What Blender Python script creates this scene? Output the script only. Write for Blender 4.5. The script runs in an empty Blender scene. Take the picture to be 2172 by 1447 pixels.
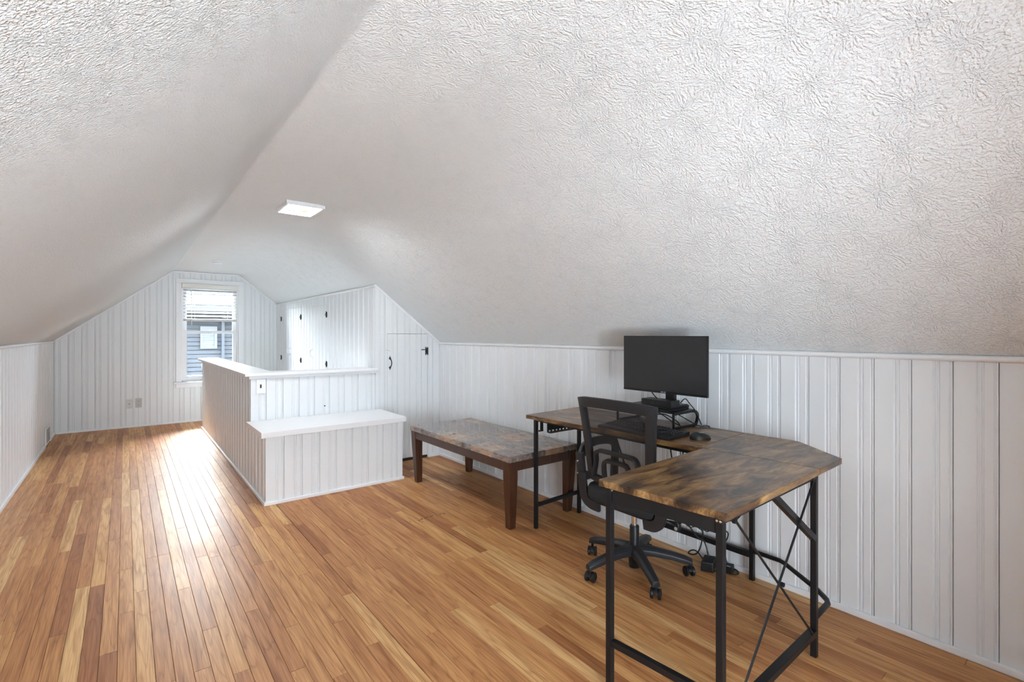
import bpy, bmesh, math, random
from mathutils import Vector, Matrix
random.seed(7)
PI = math.pi

# ------------------------------------------------------------------ camera, world, exposure
scene = bpy.context.scene
C = scene.collection
W_PX, H_PX, F_PX, HORIZON = 2172.0, 1447.0, 1042.2, 708.9
YAW = 38.207
EYE = 1.28
cam_d = bpy.data.cameras.new('camera')
cam_d.sensor_fit = 'HORIZONTAL'
cam_d.sensor_width = 36.0
cam_d.lens = 36.0 * F_PX / W_PX
cam_d.shift_y = (HORIZON - H_PX / 2) / W_PX
cam_d.clip_start = 0.02
cam = bpy.data.objects.new('camera', cam_d)
C.objects.link(cam)
cam.location = (0, 0, EYE)
cam.rotation_euler = (PI / 2, 0, -math.radians(YAW))
scene.camera = cam

SKY_STRENGTH = 15.0
LAMP_STRENGTH = 100.0
STAIR_FILL_STRENGTH = 14.0
FILL_SHADE_STRENGTH = 32.0         # fill light added behind the viewer, shaped as a drawn shade
world = bpy.data.worlds.new('world')
scene.world = world
world.use_nodes = True
wn = world.node_tree
wn.nodes.clear()
w_out = wn.nodes.new('ShaderNodeOutputWorld')
w_bg = wn.nodes.new('ShaderNodeBackground')
w_sky = wn.nodes.new('ShaderNodeTexSky')
w_sky.sky_type = 'NISHITA'
w_sky.sun_disc = False
w_sky.sun_elevation = math.radians(38)
w_sky.sun_rotation = math.radians(-8)
w_sky.air_density = 1.0
w_sky.dust_density = 4.0
w_bg.inputs['Strength'].default_value = SKY_STRENGTH
w_hs = wn.nodes.new('ShaderNodeHueSaturation')
w_hs.inputs['Saturation'].default_value = 0.42
wn.links.new(w_sky.outputs[0], w_hs.inputs['Color'])
w_mx = wn.nodes.new('ShaderNodeMix')
w_mx.data_type = 'RGBA'
w_mx.blend_type = 'MULTIPLY'
w_mx.inputs[0].default_value = 1.0
w_mx.inputs[7].default_value = (0.91, 1.0, 1.06, 1)
wn.links.new(w_hs.outputs[0], w_mx.inputs[6])
wn.links.new(w_mx.outputs[2], w_bg.inputs['Color'])
wn.links.new(w_bg.outputs[0], w_out.inputs['Surface'])

vs = scene.view_settings
scene.display_settings.display_device = 'sRGB'
vs.view_transform = 'Standard'
vs.look = 'None'
vs.gamma = 1.0
vs.use_curve_mapping = False
vs.exposure = 0.12
scene.cycles.caustics_reflective = False
scene.cycles.caustics_refractive = False
scene.cycles.adaptive_threshold = 0.05
scene.cycles.max_bounces = 6
scene.cycles.diffuse_bounces = 4
scene.cycles.glossy_bounces = 3

def portal(name, loc, rot, sx, sy):
    l = bpy.data.lights.new(name, 'AREA')
    l.shape = 'RECTANGLE'
    l.size, l.size_y = sx, sy
    l.energy = 1.0
    l.cycles.is_portal = True
    o = bpy.data.objects.new(name, l)
    C.objects.link(o)
    o.location = loc
    o.rotation_euler = rot
    return o

# ------------------------------------------------------------------ room dimensions (metres)
XL, XR = -0.711, 2.613            # knee walls
YN, YF = -1.40, 8.527             # near and far gable walls
ZK, ZC = 1.200, 2.190             # knee-wall height, flat ceiling
C1, C2 = 0.537, 1.366             # creases of the flat ceiling
XCL = 1.905                       # closet side face
YCL = 4.560                       # closet front face and half-wall face
SL = (ZC - ZK) / (XR - C2)
def zceil(x):
    if x < C1: return ZK + (x - XL) * SL
    if x > C2: return ZK + (XR - x) * SL
    return ZC
# daylight portal sits in the far window opening
portal('window_portal', (1.0, YF + 0.125, 1.31), (-PI / 2, 0, 0), 0.72, 1.40)
NX0, NX1, NZ0, NZ1 = -0.35, 0.90, 0.08, 1.45      # added near window, holding the fill shade

# ------------------------------------------------------------------ node helpers and materials
def newmat(name):
    m = bpy.data.materials.new(name)
    m.use_nodes = True
    nt = m.node_tree
    nt.nodes.clear()
    out = nt.nodes.new('ShaderNodeOutputMaterial')
    b = nt.nodes.new('ShaderNodeBsdfPrincipled')
    nt.links.new(b.outputs[0], out.inputs['Surface'])
    return m, nt, b, out

class NT:
    def __init__(s, nt): s.nt = nt
    def n(s, t, **kw):
        nd = s.nt.nodes.new(t)
        for k, v in kw.items(): setattr(nd, k, v)
        return nd
    def l(s, a, b): s.nt.links.new(a, b)
    def val(s, sock, v):
        if hasattr(v, 'links') or isinstance(v, bpy.types.NodeSocket): s.l(v, sock)
        else: sock.default_value = v
    def math(s, op, a, b=0.0, c=None, clamp=False):
        nd = s.n('ShaderNodeMath', operation=op)
        nd.use_clamp = clamp
        s.val(nd.inputs[0], a); s.val(nd.inputs[1], b)
        if c is not None: s.val(nd.inputs[2], c)
        return nd.outputs[0]
    def vmath(s, op, a, b=(0, 0, 0), scale=None):
        nd = s.n('ShaderNodeVectorMath', operation=op)
        s.val(nd.inputs[0], a)
        if op != 'SCALE': s.val(nd.inputs[1], b)
        if scale is not None: s.val(nd.inputs['Scale'], scale)
        return nd.outputs['Value'] if op in ('LENGTH', 'DOT_PRODUCT', 'DISTANCE') else nd.outputs['Vector']
    def noise(s, vec, scale, detail=2.0, rough=0.5, dist=0.0):
        nd = s.n('ShaderNodeTexNoise')
        s.val(nd.inputs['Vector'], vec)
        nd.inputs['Scale'].default_value = scale
        nd.inputs['Detail'].default_value = detail
        nd.inputs['Roughness'].default_value = rough
        nd.inputs['Distortion'].default_value = dist
        return nd.outputs['Fac']
    def ramp(s, fac, stops, interp='LINEAR'):
        nd = s.n('ShaderNodeValToRGB')
        nd.color_ramp.interpolation = interp
        e = nd.color_ramp.elements
        while len(e) < len(stops): e.new(0.5)
        for k, (p, c) in enumerate(stops):
            e[k].position = p
            e[k].color = (c[0], c[1], c[2], 1) if not isinstance(c, (int, float)) else (c, c, c, 1)
        s.val(nd.inputs[0], fac)
        return nd.outputs['Color']
    def mix(s, fac, a, b, blend='MIX'):
        nd = s.n('ShaderNodeMix', data_type='RGBA', blend_type=blend)
        s.val(nd.inputs[0], fac)
        for sk, v in ((nd.inputs[6], a), (nd.inputs[7], b)):
            if isinstance(v, tuple): sk.default_value = (v[0], v[1], v[2], 1)
            else: s.l(v, sk)
        return nd.outputs[2]
    def bump(s, h, strength, dist):
        nd = s.n('ShaderNodeBump')
        nd.inputs['Strength'].default_value = strength
        nd.inputs['Distance'].default_value = dist
        s.l(h, nd.inputs['Height'])
        return nd.outputs[0]
    def scaled(s, vec, sc):
        nd = s.n('ShaderNodeMapping')
        s.l(vec, nd.inputs['Vector'])
        nd.inputs['Scale'].default_value = sc
        return nd.outputs[0]
    def obj(s): return s.n('ShaderNodeTexCoord').outputs['Object']

def simple(name, col, rough=0.5, metal=0.0, grain=0.0, gscale=40.0, spec=0.5, bump=0.0):
    m, nt, b, _ = newmat(name)
    N = NT(nt)
    b.inputs['Roughness'].default_value = rough
    b.inputs['Metallic'].default_value = metal
    b.inputs['Specular IOR Level'].default_value = spec
    f = N.noise(N.obj(), gscale, 3.0)
    k = 1.0 - grain
    N.l(N.mix(f, tuple(c * k for c in col), tuple(min(1, c * (1 + grain)) for c in col)), b.inputs['Base Color'])
    if bump: N.l(N.bump(f, 0.5, bump), b.inputs['Normal'])
    return m

MAT = {}
MAT['paint'] = simple('white_wall_paint', (0.825, 0.846, 0.862), 0.42, grain=0.012, gscale=18, bump=0.0006)
MAT['trim'] = simple('white_trim_paint', (0.875, 0.885, 0.90), 0.34, grain=0.01, gscale=20, bump=0.0004)
MAT['backing'] = simple('wall_backing', (0.30, 0.30, 0.30), 0.8, grain=0.05)
MAT['black_metal'] = simple('black_powder_coat', (0.009, 0.009, 0.010), 0.42, grain=0.2, gscale=300, spec=0.32)
MAT['black_plastic'] = simple('black_plastic', (0.012, 0.012, 0.013), 0.42, grain=0.15, gscale=250, spec=0.32)
MAT['grey_plastic'] = simple('charcoal_plastic', (0.020, 0.0205, 0.023), 0.42, grain=0.15, gscale=250, spec=0.32)
MAT['black_fabric'] = simple('black_fabric', (0.010, 0.010, 0.011), 0.9, grain=0.4, gscale=400, bump=0.0008)
MAT['iron'] = simple('black_iron', (0.012, 0.012, 0.012), 0.5, grain=0.2, gscale=200)
MAT['chrome'] = simple('chrome', (0.75, 0.75, 0.76), 0.18, metal=1.0, grain=0.03)
MAT['cable'] = simple('cable_rubber', (0.010, 0.010, 0.010), 0.5, grain=0.1)
MAT['screen'] = simple('monitor_screen', (0.020, 0.020, 0.022), 0.30, grain=0.05)
MAT['plate'] = simple('wall_plate_plastic', (0.66, 0.655, 0.63), 0.35, grain=0.01)
MAT['plate_grey'] = simple('aged_plate_plastic', (0.50, 0.50, 0.46), 0.4, grain=0.02)
MAT['slot'] = simple('dark_slot', (0.02, 0.02, 0.02), 0.7)
MAT['blind'] = simple('blind_vinyl', (0.86, 0.86, 0.85), 0.4, grain=0.01)
MAT['slat'] = simple('blind_slat_vinyl', (0.55, 0.55, 0.55), 0.45, grain=0.01)
MAT['cream'] = simple('cream_vinyl', (0.80, 0.78, 0.72), 0.4, grain=0.01)
MAT['siding'] = simple('blue_grey_siding', (0.062, 0.0640, 0.066), 0.7, spec=0.1, grain=0.05, gscale=12)
MAT['vent_white'] = simple('white_vent', (0.10, 0.10, 0.101), 0.5, grain=0.01)
MAT['pipe'] = simple('grey_downspout', (0.052, 0.056, 0.060), 0.5, grain=0.05)
MAT['eave'] = simple('eave_board', (0.036, 0.036, 0.031), 0.7, grain=0.1)
MAT['shingle'] = simple('grey_shingle_roof', (0.024, 0.027, 0.025), 0.9, grain=0.4, gscale=9, spec=0.02)
MAT['ground'] = simple('pale_gravel_ground', (0.30, 0.30, 0.29), 0.95, grain=0.4, gscale=3)
MAT['subfloor'] = simple('dark_subfloor', (0.05, 0.03, 0.02), 0.9, grain=0.2)
MAT['logo'] = simple('printed_white_mark', (0.62, 0.62, 0.63), 0.5)
MAT['vent_grey'] = simple('grey_vent', (0.42, 0.43, 0.44), 0.5)

def make_glass():
    m, nt, b, out = newmat('window_glass')
    N = NT(nt)
    b.inputs['Base Color'].default_value = (1, 1, 1, 1)
    b.inputs['Transmission Weight'].default_value = 1.0
    b.inputs['IOR'].default_value = 1.0
    g = N.n('ShaderNodeBsdfGlossy')
    g.inputs['Roughness'].default_value = 0.02
    t = N.n('ShaderNodeBsdfTransparent')
    t.inputs['Color'].default_value = (0.96, 0.97, 0.97, 1)
    f = N.n('ShaderNodeFresnel')
    f.inputs['IOR'].default_value = 1.35
    mx = N.n('ShaderNodeMixShader')
    N.l(f.outputs[0], mx.inputs[0]); N.l(t.outputs[0], mx.inputs[1]); N.l(g.outputs[0], mx.inputs[2])
    N.l(mx.outputs[0], out.inputs['Surface'])
    nt.nodes.remove(b)
    return m
MAT['glass'] = make_glass()

def make_emit(name, col, strength):
    m = bpy.data.materials.new(name)
    m.use_nodes = True
    nt = m.node_tree
    nt.nodes.clear()
    o = nt.nodes.new('ShaderNodeOutputMaterial')
    e = nt.nodes.new('ShaderNodeEmission')
    e.inputs['Color'].default_value = (*col, 1)
    e.inputs['Strength'].default_value = strength
    nt.links.new(e.outputs[0], o.inputs['Surface'])
    return m

# floor: oak strips, one tone for each plank (attribute 'rnd'), grain along Y
def make_floor_mat():
    m, nt, b, _ = newmat('oak_strip_floor')
    N = NT(nt)
    a = N.n('ShaderNodeAttribute', attribute_name='rnd')
    r = a.outputs['Fac']
    co = N.obj()
    off = N.n('ShaderNodeCombineXYZ')
    N.l(N.math('MULTIPLY', r, 37.0), off.inputs[0]); N.l(N.math('MULTIPLY', r, 91.0), off.inputs[1]); N.l(N.math('MULTIPLY', r, 53.0), off.inputs[2])
    p = N.vmath('ADD', co, off.outputs[0])
    tone = N.ramp(r, [(0.0, (0.26, 0.100, 0.040)), (0.10, (0.40, 0.165, 0.062)), (0.28, (0.52, 0.240, 0.092)),
                      (0.50, (0.59, 0.290, 0.114)), (0.68, (0.65, 0.340, 0.135)), (0.84, (0.71, 0.400, 0.160)), (1.0, (0.80, 0.510, 0.235))])
    fine = N.noise(N.scaled(p, (240, 5, 1)), 1.0, 2.0, 0.6)
    mid = N.noise(N.scaled(p, (42, 2.2, 1)), 1.0, 1.5, 0.55, 0.6)
    # cathedral figure: contour lines of a stretched noise field
    field = N.noise(N.scaled(p, (20, 1.5, 1)), 1.0, 1.5, 0.5, 0.3)
    lines = N.math('PINGPONG', N.math('MULTIPLY', field, 13.0), 1.0)
    lines = N.ramp(lines, [(0.0, 0.0), (0.28, 0.75), (1.0, 1.0)])
    blot = N.noise(N.scaled(p, (9, 1.1, 1)), 1.0, 1.0)
    col = N.mix(N.math('MULTIPLY', N.math('SUBTRACT', fine, 0.40), 2.6, clamp=True), tone, N.mix(1.0, tone, (0.66, 0.55, 0.46), 'MULTIPLY'))
    col = N.mix(N.math('MULTIPLY', N.math('SUBTRACT', mid, 0.44), 3.2, clamp=True), col, N.mix(1.0, col, (0.66, 0.56, 0.47), 'MULTIPLY'))
    inv = N.math('MULTIPLY', N.math('SUBTRACT', 1.0, lines), 0.62)
    col = N.mix(inv, col, N.mix(1.0, col, (0.62, 0.50, 0.42), 'MULTIPLY'))
    dark = N.ramp(blot, [(0.70, 0.0), (0.84, 1.0)])
    col = N.mix(N.math('MULTIPLY', dark, 0.6), col, N.mix(1.0, col, (0.36, 0.30, 0.28), 'MULTIPLY'))
    N.l(col, b.inputs['Base Color'])
    b.inputs['Specular IOR Level'].default_value = 0.24
    wear = N.noise(co, 1.7, 2.0, 0.6)
    N.l(N.math('ADD', N.math('MULTIPLY', wear, 0.16), 0.36), b.inputs['Roughness'])
    h = N.math('ADD', N.math('MULTIPLY', lines, 0.5), N.math('MULTIPLY', fine, 0.5))
    N.l(N.bump(h, 0.22, 0.0012), b.inputs['Normal'])
    return m
MAT['floor'] = make_floor_mat()

# ceiling: stomp-brush plaster, fans of fine ridges
def make_ceiling_mat(name, strength, dist, grain):
    m, nt, b, _ = newmat(name)
    N = NT(nt)
    uv = N.n('ShaderNodeTexCoord').outputs['UV']
    wob = N.n('ShaderNodeTexNoise', noise_dimensions='2D')
    wob.inputs['Scale'].default_value = 14.0
    wob.inputs['Detail'].default_value = 1.0
    N.l(uv, wob.inputs['Vector'])
    p2 = N.vmath('ADD', uv, N.vmath('SCALE', N.vmath('SUBTRACT', wob.outputs['Color'], (0.5, 0.5, 0.5)), scale=0.05))
    v = N.n('ShaderNodeTexVoronoi', voronoi_dimensions='2D')
    v.inputs['Scale'].default_value = 6.2
    N.l(p2, v.inputs['Vector'])
    loc = N.vmath('MULTIPLY', N.vmath('SUBTRACT', p2, v.outputs['Position']), (1, 1, 0))
    rad = N.vmath('LENGTH', loc)
    sx = N.n('ShaderNodeSeparateXYZ'); N.l(N.vmath('NORMALIZE', loc), sx.inputs[0])
    cv = N.n('ShaderNodeSeparateColor'); N.l(v.outputs['Color'], cv.inputs[0])
    cb = N.n('ShaderNodeCombineXYZ')
    N.l(N.math('MULTIPLY', sx.outputs[0], 8.6), cb.inputs[0])
    N.l(N.math('MULTIPLY', sx.outputs[1], 8.6), cb.inputs[1])
    N.l(N.math('ADD', N.math('MULTIPLY', rad, 40.0), N.math('MULTIPLY', cv.outputs[0], 80.0)), cb.inputs[2])
    f = N.noise(cb.outputs[0], 1.0, 1.0, 0.5)
    rg = N.ramp(f, [(0.42, 0.0), (0.62, 1.0)])
    iso = N.n('ShaderNodeTexNoise', noise_dimensions='2D')
    iso.inputs['Scale'].default_value = 125.0
    iso.inputs['Detail'].default_value = 1.0
    N.l(uv, iso.inputs['Vector'])
    isr = N.ramp(iso.outputs['Fac'], [(0.42, 0.0), (0.66, 1.0)])
    h2 = N.mix(N.ramp(rad, [(0.010, 0.82), (0.050, grain)]), rg, isr)
    N.l(N.bump(h2, strength, dist), b.inputs['Normal'])
    b.inputs['Base Color'].default_value = (0.868, 0.892, 0.900, 1)
    b.inputs['Roughness'].default_value = 0.60
    b.inputs['Specular IOR Level'].default_value = 0.30
    return m
MAT['ceiling'] = make_ceiling_mat('stomped_plaster_ceiling', 0.72, 0.0042, 0.42)
MAT['ceiling_fine'] = make_ceiling_mat('fine_stomped_plaster_ceiling', 0.90, 0.0044, 0.62)

# rustic brown desk laminate, grain along the given axis
def make_desk_mat(name, axis, seed):
    m, nt, b, _ = newmat(name)
    N = NT(nt)
    p = N.vmath('ADD', N.obj(), (seed, seed * 1.7, seed * 0.3))
    st = (1, 3.2, 3.2) if axis == 'X' else (3.2, 1, 3.2)
    q = N.scaled(p, st)
    big = N.noise(q, 4.2, 5.0, 0.62, 0.9)
    fine = N.noise(N.scaled(p, (7, 170, 60) if axis == 'X' else (170, 7, 60)), 1.0, 4.0, 0.65)
    swirl = N.math('PINGPONG', N.math('MULTIPLY', N.noise(q, 2.6, 2.0, 0.5, 1.0), 16.0), 1.0)
    base = N.ramp(big, [(0.34, (0.026, 0.014, 0.008)), (0.42, (0.085, 0.042, 0.018)), (0.50, (0.200, 0.105, 0.040)),
                        (0.58, (0.300, 0.170, 0.062)), (0.70, (0.450, 0.275, 0.105))])
    col = N.mix(N.math('MULTIPLY', N.math('SUBTRACT', fine, 0.44), 3.6, clamp=True), base, N.mix(1.0, base, (0.45, 0.38, 0.33), 'MULTIPLY'))
    sw = N.ramp(swirl, [(0.0, 1.0), (0.22, 0.0)])
    col = N.mix(N.math('MULTIPLY', sw, 0.45), col, N.mix(1.0, col, (0.42, 0.34, 0.30), 'MULTIPLY'))
    spots = N.ramp(N.noise(N.scaled(p, (1, 2, 2) if axis == 'X' else (2, 1, 2)), 9.0, 3.0, 0.6, 0.5), [(0.57, 0.0), (0.68, 1.0)])
    col = N.mix(N.math('MULTIPLY', spots, 0.55), col, (0.030, 0.017, 0.011))
    N.l(col, b.inputs['Base Color'])
    b.inputs['Roughness'].default_value = 0.28
    b.inputs['Specular IOR Level'].default_value = 0.5
    N.l(N.bump(fine, 0.10, 0.0004), b.inputs['Normal'])
    return m
MAT['desk_x'] = make_desk_mat('rustic_laminate_front', 'X', 3.1)
MAT['desk_y'] = make_desk_mat('rustic_laminate_long', 'Y', 8.4)
MAT['desk_c'] = make_desk_mat('rustic_laminate_corner', 'X', 14.9)

# coffee table top: patchwork of stone-look tiles, printed
def make_marble():
    m, nt, b, _ = newmat('stone_patchwork_top')
    N = NT(nt)
    co = N.obj()
    sn = N.n('ShaderNodeVectorMath', operation='SNAP')
    cell = N.scaled(co, (1, 1, 0))
    N.l(cell, sn.inputs[0]); sn.inputs[1].default_value = (0.168, 0.127, 1.0)
    wn_ = N.n('ShaderNodeTexWhiteNoise', noise_dimensions='3D')
    N.l(sn.outputs[0], wn_.inputs['Vector'])
    tile = N.ramp(wn_.outputs['Value'], [(0.0, (0.13, 0.108, 0.102)), (0.25, (0.20, 0.155, 0.135)), (0.45, (0.28, 0.20, 0.15)),
                                         (0.65, (0.22, 0.185, 0.172)), (0.82, (0.36, 0.25, 0.16)), (0.94, (0.52, 0.31, 0.17))])
    q = N.vmath('ADD', co, N.vmath('SCALE', wn_.outputs['Color'], scale=9.0))
    v1 = N.noise(N.scaled(q, (3, 1, 3)), 9.0, 5.0, 0.65, 1.6)
    v2 = N.noise(q, 60.0, 4.0, 0.7, 1.0)
    col = N.mix(N.ramp(v1, [(0.38, 0.0), (0.66, 1.0)]), N.mix(1.0, tile, (0.55, 0.52, 0.52), 'MULTIPLY'), N.mix(0.45, tile, (0.40, 0.32, 0.27)))
    col = N.mix(N.ramp(v2, [(0.60, 0.0), (0.70, 0.45)]), col, (0.035, 0.028, 0.026))
    N.l(col, b.inputs['Base Color'])
    b.inputs['Roughness'].default_value = 0.10
    b.inputs['Specular IOR Level'].default_value = 0.65
    return m
MAT['marble'] = make_marble()

def make_darkwood():
    m, nt, b, _ = newmat('dark_walnut_stain')
    N = NT(nt)
    co = N.obj()
    g = N.noise(N.scaled(co, (60, 60, 5)), 1.0, 4.0, 0.6)
    big = N.noise(co, 5.0, 2.0)
    col = N.ramp(g, [(0.3, (0.038, 0.014, 0.007)), (0.55, (0.070, 0.026, 0.012)), (0.8, (0.105, 0.042, 0.020))])
    col = N.mix(big, N.mix(1.0, col, (0.8, 0.8, 0.8), 'MULTIPLY'), col)
    N.l(col, b.inputs['Base Color'])
    b.inputs['Roughness'].default_value = 0.33
    return m
MAT['darkwood'] = make_darkwood()

# chair mesh: open weave, holes between threads
def make_mesh_fabric():
    m, nt, b, out = newmat('black_open_mesh')
    N = NT(nt)
    co = N.obj()
    sx = N.n('ShaderNodeSeparateXYZ'); N.l(co, sx.inputs[0])
    k = 2 * PI / 0.0042
    u = N.math('ADD', sx.outputs[1], sx.outputs[2]); v = N.math('SUBTRACT', sx.outputs[1], sx.outputs[2])
    a = N.math('SINE', N.math('MULTIPLY', u, k)); c = N.math('SINE', N.math('MULTIPLY', v, k))
    hh = N.ramp(N.math('MULTIPLY', a, c), [(0.02, 0.0), (0.22, 1.0)])
    t = N.n('ShaderNodeBsdfTransparent')
    mx = N.n('ShaderNodeMixShader')
    b.inputs['Base Color'].default_value = (0.013, 0.012, 0.013, 1)
    b.inputs['Roughness'].default_value = 0.7
    N.l(N.math('MULTIPLY', hh, 0.95), mx.inputs[0]); N.l(b.outputs[0], mx.inputs[1]); N.l(t.outputs[0], mx.inputs[2])
    N.l(mx.outputs[0], out.inputs['Surface'])
    return m
MAT['mesh'] = make_mesh_fabric()

# ------------------------------------------------------------------ mesh helpers
class MB:
    def __init__(s):
        s.v, s.f = [], []
    def add(s, vs, fs):
        o = len(s.v)
        s.v += [tuple(p) for p in vs]
        s.f += [[i + o for i in f] for f in fs]
        return s
    def box(s, x0, x1, y0, y1, z0, z1):
        return s.add([(x0, y0, z0), (x1, y0, z0), (x1, y1, z0), (x0, y1, z0), (x0, y0, z1), (x1, y0, z1), (x1, y1, z1), (x0, y1, z1)],
                     [(0, 3, 2, 1), (4, 5, 6, 7), (0, 1, 5, 4), (1, 2, 6, 5), (2, 3, 7, 6), (3, 0, 4, 7)])
    def hexa(s, bot, top):
        return s.add(list(bot) + list(top), [(0, 3, 2, 1), (4, 5, 6, 7), (0, 1, 5, 4), (1, 2, 6, 5), (2, 3, 7, 6), (3, 0, 4, 7)])
    def prism(s, poly, z0, z1):
        n = len(poly)
        vs = [(x, y, z0) for x, y in poly] + [(x, y, z1) for x, y in poly]
        fs = [list(range(n - 1, -1, -1)), list(range(n, 2 * n))]
        fs += [(i, (i + 1) % n, n + (i + 1) % n, n + i) for i in range(n)]
        return s.add(vs, fs)
    def prism3(s, poly, off):
        """polygon of 3D points extruded by a vector"""
        n = len(poly)
        off = Vector(off)
        vs = [tuple(p) for p in poly] + [tuple(Vector(p) + off) for p in poly]
        fs = [list(range(n - 1, -1, -1)), list(range(n, 2 * n))]
        fs += [(i, (i + 1) % n, n + (i + 1) % n, n + i) for i in range(n)]
        return s.add(vs, fs)
    def sweep(s, pts, sect, up=(0, 0, 1), closed=False, scales=None):
        """sweep a 2D section (list of (a,b)) along points"""
        P = [Vector(p) for p in pts]
        n, k = len(P), len(sect)
        up = Vector(up)
        vs = []
        last = None
        for i in range(n):
            if closed: t = P[(i + 1) % n] - P[i - 1]
            else: t = P[min(i + 1, n - 1)] - P[max(i - 1, 0)]
            t.normalize()
            if last is None:
                a = t.cross(up)
                if a.length < 1e-4: a = t.cross(Vector((1, 0, 0)))
            else:
                a = last - t * last.dot(t)
            a.normalize(); last = a
            b = a.cross(t)
            sc = scales[i] if scales else 1.0
            for (p, q) in sect:
                vs.append(P[i] + a * p * sc + b * q * sc)
        fs = []
        m = n if closed else n - 1
        for i in range(m):
            j = (i + 1) % n
            for c in range(k):
                d = (c + 1) % k
                fs.append((i * k + c, i * k + d, j * k + d, j * k + c))
        if not closed:
            fs.append(list(range(k - 1, -1, -1)))
            fs.append([(n - 1) * k + c for c in range(k)])
        return s.add(vs, fs)
    def tube(s, pts, r, n=8, closed=False, scales=None):
        return s.sweep(pts, [(r * math.cos(2 * PI * i / n), r * math.sin(2 * PI * i / n)) for i in range(n)], closed=closed, scales=scales)
    def bar(s, pts, w, h, up=(0, 0, 1), closed=False, scales=None):
        return s.sweep(pts, [(-w / 2, -h / 2), (w / 2, -h / 2), (w / 2, h / 2), (-w / 2, h / 2)], up=up, closed=closed, scales=scales)
    def lathe(s, prof, c, axis='Z', n=20):
        vs, fs = [], []
        k = len(prof)
        for i in range(n):
            a = 2 * PI * i / n
            for (r, h) in prof:
                u, v = r * math.cos(a), r * math.sin(a)
                p = (u, v, h) if axis == 'Z' else ((h, u, v) if axis == 'X' else (u, h, v))
                vs.append((p[0] + c[0], p[1] + c[1], p[2] + c[2]))
        for i in range(n):
            j = (i + 1) % n
            for q in range(k - 1):
                fs.append((i * k + q, j * k + q, j * k + q + 1, i * k + q + 1))
        if prof[0][0] > 1e-6: fs.append([i * k for i in range(n - 1, -1, -1)])
        if prof[-1][0] > 1e-6: fs.append([i * k + k - 1 for i in range(n)])
        return s.add(vs, fs)
    def grid(s, fn, nu, nv):
        vs = [fn(i / nu, j / nv) for i in range(nu + 1) for j in range(nv + 1)]
        fs = [(i * (nv + 1) + j, (i + 1) * (nv + 1) + j, (i + 1) * (nv + 1) + j + 1, i * (nv + 1) + j + 1) for i in range(nu) for j in range(nv)]
        return s.add(vs, fs)
    def build(s, name, mat, parent=None, bevel=0.0, seg=2, smooth=False, sub=0, local=None):
        root = Vector((0, 0, 0))
        q = parent
        while q is not None:
            root += q.location
            q = q.parent
        org = Vector(local) if local is not None else root
        me = bpy.data.meshes.new(name)
        me.from_pydata([tuple(Vector(p) - org) for p in s.v], [], s.f)
        bm = bmesh.new()
        bm.from_mesh(me)
        bmesh.ops.remove_doubles(bm, verts=bm.verts, dist=1e-6)
        bmesh.ops.recalc_face_normals(bm, faces=bm.faces)
        if bevel:
            es = [e for e in bm.edges if len(e.link_faces) == 2 and e.calc_face_angle(0) > 0.5]
            bmesh.ops.bevel(bm, geom=es, offset=bevel, segments=seg, profile=0.6, affect='EDGES', clamp_overlap=True)
        if smooth:
            for f in bm.faces: f.smooth = True
            for e in bm.edges:
                if len(e.link_faces) == 2 and e.calc_face_angle(0) > 0.75: e.smooth = False
        bm.to_mesh(me)
        bm.free()
        me.materials.append(MAT[mat] if isinstance(mat, str) else mat)
        o = bpy.data.objects.new(name, me)
        C.objects.link(o)
        o.parent = parent
        if local is not None: o.location = org - root
        if sub:
            md = o.modifiers.new('subdivision', 'SUBSURF')
            md.levels = md.render_levels = sub
        return o

def smooth_path(pts, n=6):
    P = [Vector(p) for p in pts]
    out = []
    for i in range(len(P) - 1):
        p0 = P[max(i - 1, 0)]; p1 = P[i]; p2 = P[i + 1]; p3 = P[min(i + 2, len(P) - 1)]
        for k in range(n):
            t = k / n
            out.append(0.5 * ((2 * p1) + (p2 - p0) * t + (2 * p0 - 5 * p1 + 4 * p2 - p3) * t * t + (3 * p1 - p0 - 3 * p2 + p3) * t ** 3))
    out.append(P[-1])
    return out

def thing(name, label, cat, loc=(0, 0, 0), group=None):
    o = bpy.data.objects.new(name, None)
    o.empty_display_size = 0.1
    C.objects.link(o)
    o.location = loc
    o['label'] = label
    o['category'] = cat
    if group: o['group'] = group
    return o
def tag(o, label, cat, group=None):
    o['label'] = label; o['category'] = cat
    if group: o['group'] = group
    return o
def struct(o, label=None, cat=None):
    o['kind'] = 'structure'
    if label: o['label'] = label
    if cat: o['category'] = cat
    return o
def sempty(name, loc=(0, 0, 0), label=None, cat=None):
    o = bpy.data.objects.new(name, None)
    o.empty_display_size = 0.1
    C.objects.link(o)
    o.location = loc
    return struct(o, label, cat)

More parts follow.
